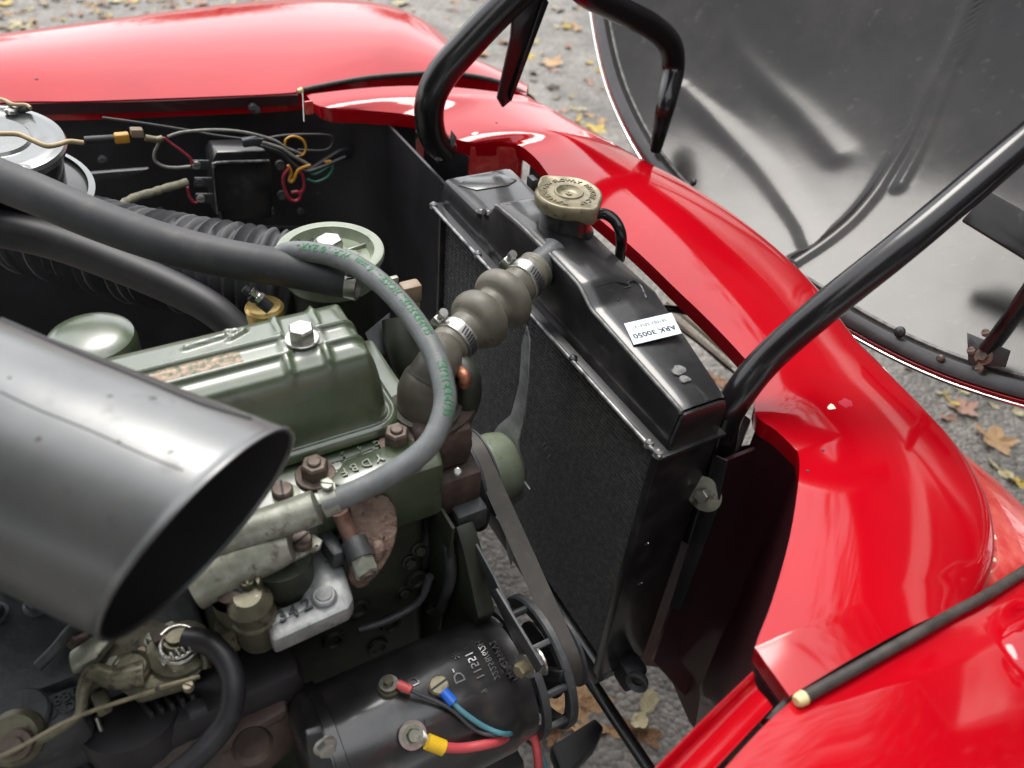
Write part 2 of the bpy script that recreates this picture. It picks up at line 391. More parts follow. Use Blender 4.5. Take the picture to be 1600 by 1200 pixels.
# smooth resample along the panel
def resample(rows, n):
    cols = list(zip(*rows)); cols = [crom(list(c), n) for c in cols]; return [list(r) for r in zip(*cols)]
rowsF = resample(rows, 4)
panel = sheet('front_panel', rowsF, 'red_paint', car, .0015, 60)
edge = [r[-1] for r in rowsF]
# nose below the panel's outer edge
rows = []
NO = [(826, 151), (1062, 276), (1262, 428), (1362, 540), (1432, 616), (1520, 705), (1600, 790), (1700, 880), (1800, 960)]
NOi = crom([Vector((a, b, 0)) for a, b in NO], 12)
m = len(edge)
for i, e in enumerate(edge):
    t = i/(m-1); q = NOi[int(t*(len(NOi)-1))]
    d = .06+.05*t
    gap = 0.004 if i < m*.55 else 0.004
    tgt = at(q.x, q.y, z=.84-.05*t) if t > .55 else None
    out = (rowsF[i][-3]-rowsF[i][2]); out.z = 0; out.normalize()
    if tgt is None: a1 = e+out*.015-Z*.03; a2 = e+out*.025-Z*.1
    else:
        k = min(1, (t-.55)/.2); a1 = (e+out*.015-Z*.03).lerp(e.lerp(tgt, .6)+Z*.003, k); a2 = (e+out*.025-Z*.1).lerp(tgt, k)
    fr = 1 if .12 < t < .66 else 0
    if fr: a1 = e+out*.008-Z*.018; a2 = e+out*.006-Z*.034
    rows.append([e-Z*.0008-out*.001, e.lerp(a1, .5), a1, a1.lerp(a2, .6), a2, a2+out*(-.004 if fr else .015)-Z*(.006 if fr else .08), a2+out*(-.012 if fr else .01)-Z*(.01 if fr else .4)])
nose = sheet('nose_panel', rows, 'red_orange', car, .0015, 60)
# --- near wing
bead = crom([at(1236, 1096, z=ZE+.001), at(1330, 1048, z=ZE+.002), at(1430, 992, z=ZE+.004), at(1530, 936, z=ZE-.004), at(1600, 893, z=ZE-.012), at(1720, 820, z=ZE-.02), at(1900, 712, z=ZE-.025), at(2150, 575, z=ZE-.03)], 9)
rail_r = crom([at(1236, 1098, z=ZE), at(1200, 1130, z=ZE), at(1160, 1172, z=ZE), at(1100, 1240, z=ZE), at(1040, 1310, z=ZE), at(960, 1400, z=ZE), at(870, 1500, z=ZE)], 9)
bead = bead[:-1]+[bead[-1]]
rows = []
for i, (p, q) in enumerate(zip(bead, rail_r)):
    r = []
    far = at(1900+i*2, 1100+i*6, z=.80)
    lowr = q.lerp(far, .97)
    for k in range(0, 25):
        t = k/24
        a = p if t == 0 else None
        r.append((p, q, t))
    rows.append(r)
# coons-like sheet: the bead line runs across, the rail edge runs down
N1, N2 = len(bead), len(rail_r)
smooth0 = lambda t: max(0, min(1, t))**2*(3-2*max(0, min(1, t)))
rows = []
for j in range(N2):
    rr = []
    for i in range(N1):
        s, t = i/(N1-1), j/(N2-1)
        base = bead[i]+(rail_r[j]-rail_r[0])*(1-s)+Vector((.02, -.42, -.04))*t*s
        bump = .018*math.sin(math.pi*min(1, s*.9))*math.sin(math.pi*min(1, t*.8+.1))
        pq = base-at(1662, 1015, z=ZE); pq.z = 0; pod = .04*smooth0((.050-pq.length)/.028)
        rr.append(base+Z*((bump if j else 0)*min(1, t*5)+pod*min(1, t*6)-(.05*max(0, t-.6))))
    rows.append(rr)
for r in rows: r.insert(0, r[0]-Z*.02)
wingn = sheet('near_wing', rows, 'red_paint', car, .0015, 70)
# near gutter rail
ra = [at(1176, 1049, z=ZE+.004), at(1100, 1122, z=ZE+.004), at(1030, 1193, z=ZE+.004), at(900, 1330, z=ZE+.004)]
rb = [at(1207, 1105, z=ZE-.004), at(1150, 1166, z=ZE-.004), at(1098, 1222, z=ZE-.004), at(1000, 1335, z=ZE-.004)]
rows = []
for p, q in zip(crom(ra, 4), crom(rb, 4)):
    o_ = (q-p).normalized()
    rows.append([p-o_*.001-Z*.05, p-o_*.001-Z*.006, p, p+o_*.0025, p+o_*.004-Z*.005, p.lerp(q, .4)-Z*.006, p.lerp(q, .75)-Z*.0015, q-o_*.001, q, q+Z*-.01])
gut = sheet('gutter_rail', rows, 'red_paint', car, .0012, 60)
# strip of rubber in the seam
prism('seam_rubber', [at(1240, 1092, z=.872), at(1228, 1088, z=.872), at(1195, 1122, z=.872), at(1212, 1126, z=.872)], (0, 0, -.004), 'piping', car, .001)
# --- seam beads (black piping)
bd = tube('seam_piping', [at(472, 141, z=ZE+.004), at(520, 131, z=ZE+.004), at(580, 121, z=ZE+.004), at(640, 116, z=ZE+.004), at(690, 114, z=ZE+.004), at(735, 118, z=ZE+.004), at(780, 128, z=ZE+.003), at(822, 148, z=ZE-.004), at(840, 165, z=ZE-.03)], .0042, 'piping', car, 10, 8)
lathe('piping_end', at(468, 142, z=ZE+.005), at(520, 131, z=ZE)-at(472, 141, z=ZE), [(-.004, .003), (.004, .0052), (.004, 0)], 'cream_end', bd, 12)
bd2 = tube('seam_piping', [at(1256, 1090, z=ZE+.006), at(1340, 1043, z=ZE+.007), at(1430, 992, z=ZE+.009), at(1490, 958, z=ZE+.004), at(1540, 931, z=ZE), at(1600, 893, z=ZE-.008), at(1720, 820, z=ZE-.026)], .0046, 'piping', car, 12, 8)
lathe('piping_end', at(1252, 1092, z=ZE+.006), at(1340, 1043, z=ZE)-at(1256, 1090, z=ZE), [(-.005, 0), (-.005, .0035), (-.003, .0048), (.003, .0052)], 'cream_end', bd2, 14)
# --- inner edges and walls
def wall(name, top, zb, m, shift=Vector((0, 0, 0)), n=4, thick=.002, zt=-.022, **k):
    P = crom(top, n); rows = [[p+shift+Z*(zt+(zb-p.z-zt)*s) for s in (0, .12, .3, .55, .8, 1)] for p in P]
    return sheet(name, rows, m, car, thick, 50, **k)
wall('inner_wing', [at(a, b, z=ZE) for a, b in [(-300, 184), (0, 162), (240, 156), (470, 146), (570, 172), (655, 182)]], .30, 'bay_black', Y*.012)
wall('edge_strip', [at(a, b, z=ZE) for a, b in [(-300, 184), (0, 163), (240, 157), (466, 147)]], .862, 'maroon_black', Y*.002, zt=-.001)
wall('radiator_surround', [at(a, b, z=ZE) for a, b in [(655, 182), (690, 206), (724, 224)]], .30, 'bay_black', X*.01)
wall('radiator_duct', [at(a, b, z=ZE) for a, b in [(730, 222), (765, 221), (806, 225)]], .70, 'red_orange', X*.006, zt=-.008)
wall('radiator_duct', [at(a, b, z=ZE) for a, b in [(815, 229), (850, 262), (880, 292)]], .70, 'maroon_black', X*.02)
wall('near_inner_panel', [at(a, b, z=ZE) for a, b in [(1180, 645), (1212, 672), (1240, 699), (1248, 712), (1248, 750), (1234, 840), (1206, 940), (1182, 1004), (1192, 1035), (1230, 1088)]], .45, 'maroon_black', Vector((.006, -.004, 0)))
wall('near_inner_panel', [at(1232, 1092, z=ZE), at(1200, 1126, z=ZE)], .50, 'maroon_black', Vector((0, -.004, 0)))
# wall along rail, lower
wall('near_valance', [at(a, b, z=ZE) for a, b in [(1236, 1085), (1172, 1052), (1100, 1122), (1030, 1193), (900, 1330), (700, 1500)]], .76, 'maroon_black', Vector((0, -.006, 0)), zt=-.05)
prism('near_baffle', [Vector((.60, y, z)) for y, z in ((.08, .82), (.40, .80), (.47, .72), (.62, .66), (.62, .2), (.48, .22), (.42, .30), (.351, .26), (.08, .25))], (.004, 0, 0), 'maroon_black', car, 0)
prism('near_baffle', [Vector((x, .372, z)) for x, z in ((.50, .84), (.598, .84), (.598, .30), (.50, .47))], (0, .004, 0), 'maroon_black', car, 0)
prism('far_baffle', [Vector((.47, y, z)) for y, z in ((.875, .86), (1.28, .86), (1.28, .3), (.875, .3))], (.004, 0, 0), 'bay_black', car, 0)
# paint chips
def chip(px, py, s, m, tree, parent, name='paint_chip', ax=1.3, off=.0006):
    P, n = hit(tree, px, py, 0)
    if P is None: return
    _, u, w = frame(n, X); poly = []
    for k in range(11):
        a = 2*math.pi*k/11; q = s*(.7+.5*rnd.random()); poly.append(P+n*(-.0004)+u*q*ax*math.cos(a)+w*q*math.sin(a))
    prism(name, poly, n*(off+.0004), m, parent, 0)
tp = bvh(panel)
chip(1322, 630, .007, 'pink_scuff', tp, car, off=.0002); chip(1299, 636, .0036, 'primer', tp, car, off=.0005)
chip(742, 209, .004, 'primer', tp, car)
for q in [(1286, 704), (1262, 736), (776, 192)]: chip(*q, .0012, 'ink', tp, car)
for k in range(9):
    chip(1545+rnd.uniform(-6, 10), 830+k*9, .002*rnd.random()+.001, 'primer' if k % 3 else 'pink_scuff', bvh(nose) if k == 0 else tn, car) if k else None
    tn = bvh(nose)
chip(57, 124, .0018, 'ink', bvh(wingf), car)

# ================================================================== BONNET (open)
A0 = at(1340, 505, z=.80); th = R(24); nrm = Vector((math.cos(th), 0, -math.sin(th)))
rim_px = [(918, -160), (932, -20), (944, 60), (962, 130), (990, 195), (1022, 248), (1060, 295), (1110, 345), (1180, 402), (1262, 455), (1340, 503), (1410, 540), (1480, 570), (1545, 592), (1610, 610), (1700, 628), (1820, 640), (2000, 630), (2150, 560), (2290, 380)]
rim_w = [(.03, 1.4), (.05, 1.72), (.13, 1.98), (.35, 2.12), (.65, 2.16), (.95, 2.12), (1.16, 1.98), (1.27, 1.72), (1.31, 1.48)]
def BP(px, py, k=0): return pl(px, py, A0+nrm*k, nrm)
bon = thing('bonnet', (A0.x, .62, .78), 'opened bonnet standing upright ahead of the engine, shiny black underside with chrome edge', 'bonnet')
PW = lambda y, z: Vector((A0.x+(z-A0.z)*math.tan(th), y, z))
RP = crom([BP(*q) for q in rim_px]+[PW(*q) for q in rim_w]+[BP(*rim_px[0])], 6)[:-1]
cen = PW(.66, 1.42)
def skin_pt(p, k):
    return cen+(p-cen)*k+nrm*.26*(1-k**2.4)
bm = bmesh.new(); K0_ = [1, .985, .965, .93, .88, .82, .75, .67, .58, .48, .37, .25, .12, .02]
KR = [K0_[i]+(K0_[i+1]-K0_[i])*k/6 for i in range(len(K0_)-1) for k in range(6)]+[K0_[-1]]
G_ = [[bm.verts.new(skin_pt(p, k)) for p in RP] for k in KR]
for a, b in zip(G_, G_[1:]):
    for q in range(len(RP)): bm.faces.new((a[q], a[(q+1) % len(RP)], b[(q+1) % len(RP)], b[q]))
tb0 = BVHTree.FromBMesh(bm); bm.free()
from mathutils.kdtree import KDTree
lines = [([(1105, -20), (1140, 60), (1190, 120), (1250, 175), (1310, 240)], .020, .0035), ([(1065, 140), (1120, 190), (1190, 260), (1250, 340), (1270, 380)], .018, .0035),
    ([(1245, 408), (1290, 378), (1330, 345), (1365, 305), (1388, 270), (1415, 225), (1450, 150), (1490, 70), (1528, -20), (1545, -70)], .010, .005), ([(1405, 290), (1440, 225), (1475, 140), (1515, 55), (1545, -30)], .009, .004)]
kd = KDTree(4000); ki = []
for L, w_, a_ in lines:
    P = crom([hit(tb0, *q)[0] for q in L], 24)
    for p in P: kd.insert(p, len(ki)); ki.append((w_, a_))
kd.balance()
def refine(a, n): return [a[i]+(a[i+1]-a[i])*k/n for i in range(len(a)-1) for k in range(n)]+[a[-1]]
RPd = [p for p in crom(RP+[RP[0]], 5)][:-1]; nR = len(RPd)
bm = bmesh.new(); G_ = []
for k in refine(K0_, 9):
    row = []
    for p in RPd:
        q = skin_pt(p, k); d_ = 0
        for co, idx, dist in kd.find_range(q, .045):
            w_, a_ = ki[idx]; d_ = max(d_, a_*math.exp(-(dist/w_)**2))
        row.append(bm.verts.new(q-nrm*d_+nrm*.0012*noise.noise(q*5)))
    G_.append(row)
for a, b in zip(G_, G_[1:]):
    for q in range(nR): bm.faces.new((a[q], a[(q+1) % nR], b[(q+1) % nR], b[q]))
inner = link('inner_skin', bm, 'bonnet_black', bon, 180)
tb = bvh(inner)
# lip band: flange standing towards the viewer
def lip_row(p, i):
    o_ = (p-cen); o_ -= nrm*o_.dot(nrm); o_ = o_.normalized()
    return o_
rows = []
for i, p in enumerate(RP+[RP[0]]):
    o_ = lip_row(p, i); rows.append([p-o_*.012+nrm*.012, p-o_*.008-nrm*.002, p-nrm*.006, p+o_*.010-nrm*.006, p+o_*.013+nrm*.001])
sheet('lip', rows, 'lip_black', bon, .0015, 40)
rows = []
for i, p in enumerate(RP+[RP[0]]):
    o_ = lip_row(p, i); rows.append([p+o_*.0125-nrm*.004, p+o_*.0165-nrm*.001, p+o_*.020+nrm*.012, p+o_*.012+nrm*.07, p-o_*.02+nrm*.14, p-o_*.1+nrm*.26])
sheet('outer_skin', rows, 'red_paint', bon, .0015, 50)
ch = [p+lip_row(p, 0)*.019-nrm*.003 for p in RP]
tube('chrome_strip', ch[2:108], .0026, 'chrome', bon, 8, 1)
# bright worn seam where skin meets lip
tube('lip_seam', [p-lip_row(p, 0)*.0135+nrm*.008 for p in RP[4:108]], .0028, 'grey_wear', bon, 6, 1)
# stiffener seam on the underside
def on(tree, L, off):
    out = []
    for q in L:
        P, n = hit(tree, *q, off)
        if P is not None: out.append(P)
    return out
# bolts on the lip
for (a, b, r_) in [(1084, 285, .006), (1406, 519, .0075), (1470, 560, .005)]:
    P = BP(a, b, -.006); lathe('rivet', P, -nrm, [(0, r_), (.003, r_*.9), (.005, r_*.5), (.005, 0)], 'lip_black' if b < 540 else 'rust_nut', bon, 20)
# cross member and brace on the bonnet's near side
prism('cross_member', [BP(1500, 345, .03), BP(1545, 297, .03), BP(1760, 420, .03), BP(1720, 480, .03)], nrm*.02, 'bonnet_black', bon, .003)
tube('brace', [BP(1545, 545, -.004), BP(1570, 512, -.012), BP(1600, 470, -.03), BP(1680, 350, -.05)], .017, 'tube_black', bon, 14, 5, flat=.5, hint=nrm)
br = prism('brace_plate', [BP(1512, 520, -.008), BP(1580, 548, -.008), BP(1572, 574, -.008), BP(1514, 570, -.008)], -nrm*.003, 'lip_black', bon, .001)
hexhead('bolt', BP(1537, 557, -.011), -nrm, .006, .006, 'rust_nut', br, .010, wm='rust')
for q in [(1540, 520), (1556, 528), (1530, 575), (1517, 548)]:
    P = BP(*q, -.0118); lathe('rust_patch', P, -nrm, [(0, .005), (.0006, .004), (.0006, 0)], 'rust', br, 9)

# ================================================================== HINGE ARMS
hn = thing('hinge_arm', at(1140, 700, z=.80), 'thick black tubular bonnet hinge arm rising beside the radiator, near side', 'hinge')
NH = [at(1085, 830, x=.53), at(1112, 740, x=.527), at(1130, 665, z=.86), at(1152, 620, z=.895), at(1200, 560, z=.93), at(1290, 480, z=.985), at(1400, 392, z=1.035), at(1500, 308, z=1.075), at(1600, 222, z=1.115), at(1720, 118, z=1.16)]
tube('tube', NH, .0175, 'tube_black', hn, 24, 8, rf=lambda t: 1.25-.35*min(1, t*4) if t < .3 else .9)
prism('foot_plate', [at(1100, 640, z=.83), at(1125, 615, z=.83), at(1175, 655, z=.83), at(1150, 715, z=.83), at(1105, 700, z=.83)], (0, 0, -.02), 'tube_black', hn, .003)
hf = thing('hinge_arm', at(690, 245, y=1.0), 'black tubular bonnet hinge arm rising in a fork above the far bay corner', 'hinge')
FH = [at(697, 238, y=1.0), at(676, 212, y=1.0), at(671, 165, y=1.0), at(690, 118, y=1.0), at(735, 65, y=1.0), at(790, 8, y=1.0), at(842, -40, y=1.0), at(880, -80, y=1.0)]
tube('tube', FH, .0185, 'tube_black', hf, 24, 8, rf=lambda t: 1.0+.15*math.sin(t*3.14))
prism('strut', [at(803, 14, y=.995), at(848, -4, y=.995), at(858, 4, y=.995), at(799, 158, y=.995), at(786, 169, y=.995), at(778, 155, y=.995), at(799, 60, y=.995)], (0, .006, 0), 'tube_black', hf, .0015)
prism('strut_web', [at(858, 4, y=.99), at(850, -6, y=.99), at(797, 150, y=.99), at(799, 160, y=.99)], (.003, .022, .002), 'tube_black', hf, .001)
FH2 = [at(870, -62, y=1.0), at(912, -14, y=1.005), at(965, 14, y=1.01), at(1020, 42, y=1.01), at(1048, 72, y=1.01), at(1051, 112, y=1.01), BP(1040, 165, -.05), BP(1031, 205, -.022), BP(1024, 236, -.008)]
tube('cross_tube', FH2, .0185, 'tube_black', hf, 24, 8, rf=lambda t: 1.0-.5*max(0, t-.62)/.38)
prism('flange', [at(706, 204, y=.985), at(714, 215, y=.985), at(706, 238, y=.985), at(690, 252, y=.985), at(680, 250, y=.985), at(694, 240, y=.985), at(704, 225, y=.985)], (0, .003, 0), 'worn_edge', hf, .0005)

# ================================================================== RADIATOR
rad = thing('radiator', (.45, .62, .48), 'black painted radiator with white part number sticker, standing behind the fan', 'radiator')
y0, y1 = .384, .866; zt = .88; zb = .49; xr = .42; xf = .485
box('core', (xr+.036, (y0+y1)/2, (zt+zb)/2-.005), (.05, y1-y0-.02, zt-zb-.02), 'core_black', rad, bev=0)
bm = bmesh.new()
for k in range(40):
    yy = y0+.014+(y1-y0-.028)*k/39
    box_bm((xr+.009, yy, (zt+zb)/2), (X, Y, Z), (.004, .0018, zt-zb-.025), 0, bm)
link('core_tube', bm, 'fin_black', rad, 0, kind='stuff')
bm = bmesh.new()
nf = 72
for k in range(nf):
    zz = zb+.014+(zt-zb-.028)*k/(nf-1)
    box_bm((xr+.0085, (y0+y1)/2, zz), (X, Y, Z), (.006, y1-y0-.026, .0012), 0, bm)
link('fin', bm, 'fin_black', rad, 0, kind='stuff')
# damaged fins
for (a, b) in [(853, 700), (858, 712), (765, 668), (768, 680), (850, 694), (1010, 850), (1000, 912)]:
    P = at(a, b, x=xr+.004); box('bent_fin', P, (.001, .0012, .009), 'steel', rad, ax=(X, (Y+Z*.5), (Z-Y*.5)), bev=0)
for yy in (y0+.004, y1-.004):
    box('side_frame', (xr+.035, yy, (zt+zb)/2-.008), (.072, .012, zt-zb+.01), 'tank_black', rad)
# top tank: stations along y (from the near end), each (ridge z, front z)
prof = [(y0, .044), (y0+.006, .047), (.46, .052), (.515, .056), (.535, .058), (.555, .068), (.575, .071), (.67, .073), (.715, .070), (.738, .067), (.750, .052), (.762, .041), (.775, .037), (.86, .035), (y1, .032)]
rows = []
def tank_row(y, h, inset=0):
    a = xr+.006; b = .486+.030*min(1, max(0, (y-y0)/.15))+.012*max(0, (y-.6)/.26)
    return [Vector((a, y, zt)), Vector((a+.002, y, zt+h*.5)), Vector((a+.0045, y, zt+h*.90)), Vector((a+.006, y, zt+h*.965)), Vector((a+.009, y, zt+h*.998)), Vector((a+.022, y, zt+h)), Vector(((a+b)/2, y, zt+h*.99)), Vector((b-.010, y, zt+min(h, .058)*.98)), Vector((b-.003-inset, y, zt+min(h, .058)*.93)), Vector((b, y, zt+min(h, .058)*.7)), Vector((b, y, zt-.005))]
P_ = crom([Vector((a, b, 0)) for a, b in prof], 3)
rows = [tank_row(p.x, p.y) for p in P_]
near = [v.copy() for v in rows[0]]; far = [v.copy() for v in rows[-1]]
prism('tank_end', near, -Y*.005, 'tank_black', rad, .003); prism('tank_end', far, Y*.005, 'tank_black', rad, .003)
tank = sheet('top_tank', rows, 'tank_black', rad, 0, 45)
tt = bvh(tank)
rg1 = [Vector((xr+.0055+.006*0+.006, p.x, zt+p.y*.975)) for p in P_ if p.x < .742]
tube('worn_ridge', rg1, .0019, 'grey_wear', rad, 8, 1)
# seam flange where tank meets core
fl = box('tank_flange', (xr+.034, (y0+y1)/2, zt-.003), (.078, y1-y0+.018, .005), 'tank_black', rad, bev=.0015)
tube('solder_edge', [(xr-.006, y0-.008, zt-.001), (xr-.006, (y0+y1)/2, zt-.001), (xr-.006, y1+.008, zt-.001)], .0025, 'worn_edge', rad, 8, 6)
for yy in (y0-.002, y0+.012, .53, .745, y1+.004): lathe('solder_blob', (xr-.004, yy, zt), Z, [(-.004, .005), (.002, .0045), (.004, .002), (.0045, 0)], 'worn_edge' if yy != .53 else 'tank_black', rad, 10)
# gusset by hose outlet, ridges, brackets
for a, b, c_, d_ in [((.006+xr, .52), (xr+.008, .545), 0, 0)]:
    pass
for yy, hh in ((.757, .05), (.775, .042)):
    lathe('weld_dimple', (xr+.014, yy, zt+hh-.006), Z, [(-.004, .008), (.002, .0075), (.005, .004), (.0055, 0)], 'tank_black', rad, 14)
lathe('weld_hole', (xr+.008, .757, zt+.047), Vector((-1, .0, .5)), [(0, .004), (.0015, .0035), (.0015, 0)], 'ink', rad, 12)
# end pads
def pad(name, pts, off, m='tank_black'):
    q = []
    for p_ in pts:
        P, n = hit(tt, *p_, .0); q.append(P)
    q = [v for v in q if v is not None]
    prism(name, q, Z*off, m, rad, .001)
pad('end_pad', [(1018, 592), (1060, 572), (1096, 560), (1125, 600), (1110, 625), (1056, 645), (1040, 625)], .0012)
pad('end_pad', [(716, 290), (735, 276), (775, 270), (808, 282), (795, 290), (745, 298)], .0012)
for q, s_ in [((1062, 580), .006), ((1070, 594), .0045), ((1091, 635), .004)]: chip(*q, s_, 'grey_wear', tt, rad, 'solder_mark', off=.0018)
tube('pressed_rib', on(tt, [(965, 470), (985, 440), (995, 430), (1000, 445), (1010, 465)], -.0005), .0012, 'tank_black', rad, 6, 5)
tube('pressed_rib', on(tt, [(930, 448), (960, 440), (995, 428), (1004, 436), (985, 447), (950, 455)], -.0004), .0009, 'tank_black', rad, 6, 5)
# sticker
sq = [at(*q, z=zt+.0578-.004*(q[0] < 1000)) for q in [(975, 507), (1049, 490), (1065, 522), (990, 540)]]
sn = (sq[1]-sq[0]).cross(sq[3]-sq[0]).normalized(); sn = sn if sn.z > 0 else -sn
stk = prism('sticker', [p+sn*.0008 for p in sq], sn*.0004, 'white_label', rad, 0)
ux = (sq[0]-sq[1]); uy = (sq[0]-sq[3]); uy = -uy; uy = (sq[3]-sq[0])
# text reads from the far side: its right is towards corner 0, its up is towards corner 3
ux = (sq[0]-sq[1]).normalized(); upv = (sq[3]-sq[0])
c_ = sum(sq, Vector())/4+sn*.0014
text('print', 'ARK 30050', .0125, flat(c_+upv*.22*0+(sq[3]-sq[0])*.17, ux, -(sq[3]-sq[0])), 'ink', stk, .0001, .01) if False else None
def stick_text(s, size, k, bold=0):
    u = ux; v = (sq[0]-sq[3]); v = (v-u*v.dot(u)).normalized()
    if u.cross(v).dot(sn) < 0: v = -v
    # v is the letters' up direction
    O_ = c_+(sq[3]-sq[0])*k
    return text('print', s, size, flat(O_, u, v), 'ink', stk, .0001, bold)
stick_text('ARK 30050', .0098, .16, .02); stick_text('257052-202512', .0056, -.24)
# filler neck and cap
cc = at(898, 302, z=.985); cc = Vector((.481, .668, 1.0))
nk = lathe('filler_neck', (cc.x, cc.y, zt+.062), Z, [(0, .034), (.004, .0295), (.008, .0285), (.036, .0285), (.038, .031), (.038, 0)], 'tank_black', rad, 40)
bm = bmesh.new()
def capr(a, base):       # two ears
    e = 0
    for a0 in (R(100), R(280)):
        d = (a-a0+math.pi) % (2*math.pi)-math.pi; e += math.exp(-(d/.26)**2)
    return base*(1+.19*e)
capz = zt+.108; seg = 96; rings = []
for t, r_ in [(-.014, .033), (-.015, .0345), (-.012, .0365), (-.003, .0372), (0, .0365), (.0012, .035), (.0012, .0335), (.0004, .0325), (.0004, .0165), (.002, .0155), (.002, .014), (-.002, .011), (-.0025, .006), (-.002, .0035), (-.0005, .003), (-.0005, .0012), (-.0015, .001)]:
    rings.append([bm.verts.new(Vector((cc.x+math.cos(a)*(capr(a, r_) if r_ > .03 else r_), cc.y+math.sin(a)*(capr(a, r_) if r_ > .03 else r_), capz+t-(.004 if (r_ > .03 and t < -.005) else 0)*(capr(a, 1)-1)*6))) for a in [2*math.pi*k/seg for k in range(seg)]])
for A_, B_ in zip(rings, rings[1:]):
    for k in range(seg): bm.faces.new((A_[k], A_[(k+1) % seg], B_[(k+1) % seg], B_[k]))
bm.faces.new(rings[-1])
cap = link('filler_cap', bm, 'cap_metal', rad, 50, label='brassy pressed metal filler cap with two ears')
def arc(O_, r_, a0, flip):
    def f(v):
        rr = r_+(v.y if flip else -v.y); a = a0+(-v.x/r_ if flip else v.x/r_)
        return O_+Vector((math.cos(a)*rr, math.sin(a)*rr, v.z))
    return f
O_ = Vector((cc.x, cc.y, capz+.0008))
text('lettering', 'UNSCREW SLOWLY', .0085, arc(O_, .0262, R(110), True), 'cap_metal', cap, .0007)
text('lettering', 'REMOVE CAP', .0085, arc(O_, .0262, R(-40), True), 'cap_metal', cap, .0007)
text('lettering', 'TURN', .0075, arc(O_, .0262, R(215), True), 'cap_metal', cap, .0007)
tube('overflow_pipe', [at(925, 338, z=.965), at(942, 334, z=.965), at(958, 342, z=.962), at(968, 358, z=.955), at(971, 378, z=.94), at(968, 405, z=.91)], .0062, 'tube_black', rad, 14, 8)
box('neck_tab', cc+Vector((-.03, .028, -.008)), (.008, .014, .012), 'rubber_dark', rad)
# hose outlet
HO = at(848, 412, x=.428); HI = at(697, 545, z=.915)
hd = (HO-HI).normalized()
lathe('outlet_pipe', HO-hd*.030, hd, [(0, .0145), (.0, .0165), (.048, .0165), (.052, .0185)], 'cast_dark', rad, 32)
# side mounting: bolt with big washer and bracket strip
WS = at(1104, 770, x=.49)
mb = prism('mount_strip', [at(1118, 712, x=.492), at(1136, 720, x=.492), at(1120, 800, x=.492), at(1062, 955, x=.492), at(1045, 950, x=.492), at(1092, 800, x=.492)], (.002, 0, 0), 'bay_black', rad, .0006)
hexhead('bolt', WS+Vector((-.003, 0, 0)), (-1, -.35, .25), .0078, .007, 'steel', rad, .0195, wm='cast_alu')
box('lower_bracket', at(985, 1050, x=.46), (.03, .03, .04), 'bay_black', rad, bev=.006)
lathe('bracket_eye', at(997, 1062, x=.44), (-.8, -.5, .2), [(0, .006), (0, .013), (.006, .014), (.008, .011), (.004, .006)], 'cast_dark', rad, 24)
box('bottom_tank', (xr+.037, (y0+y1)/2, zb-.02), (.075, y1-y0, .04), 'tank_black', rad, bev=.006)

# ================================================================== TOP HOSE
def radprof(t):
    # neck | bulge | neck | bulge | neck
    b = lambda c, w: math.exp(-((t-c)/w)**4)
    b2 = lambda c, w: max(0, 1-((t-c)/w)**2)**.5
    return 1+.03*math.sin(t*90)*(t > .9 or t < .2)+.50*b2(.325, .080)+.58*b2(.565, .090)+.05*b2(.44, .2)
th_ = thing('top_hose', HI, 'olive black bellows hose with two bulges joining thermostat housing to radiator', 'hose')
L_ = (HO-HI).length
bm = bmesh.new(); sweep(bm, [HI-hd*.012, HI+hd*L_*.33, HI+hd*L_*.66, HO-hd*.012], .0205, 40, 28, rf=radprof)
link('sleeve', bm, 'bellows_rubber', th_, 70)
def clamp(name, C_, ax, r_, w_, parent, side, m='steel', nsl=14, a0=0, screw=True):
    ax = ax.normalized()
    o = lathe(name, C_-ax*w_/2, ax, [(0, r_-.001), (0, r_), (w_*.06, r_+.0012), (w_*.94, r_+.0012), (w_, r_), (w_, r_-.001)], m, parent, 48)
    _, u, w = frame(ax, side)
    for k in range(nsl):
        a = a0+k*.15; d = u*math.cos(a)+w*math.sin(a)
        box('slot', C_+d*(r_+.0013), (w_*.55, .0016, .0012), 'ink', o, ax=(ax+d.cross(ax)*.25, d.cross(ax), d), bev=0)
    if screw:
        d = u; h = box('screw_housing', C_+d*(r_+.005)+w*0, (w_*.95, .014, .009), 'steel', o, ax=(ax, d.cross(ax), d), bev=.0015)
        lathe('clamp_screw', C_+d*(r_+.006)-d.cross(ax)*.016, d.cross(ax), [(0, 0), (0, .0045), (.006, .0045), (.007, .003), (.03, .003), (.03, 0)], 'steel', o, 12)
    return o
upl = (UP*.8-RT*.6)
clamp('hose_clamp', HI+hd*L_*.10, hd, .0210, .0145, th_, upl, a0=R(85), nsl=9)
clamp('hose_clamp', HI+hd*L_*.79, hd, .0210, .0145, th_, upl, a0=R(85), nsl=9)

# ================================================================== ENGINE
eng = thing('engine', (.05, .58, .30), 'green painted engine block with ribbed rocker cover and rusty head nuts', 'engine')
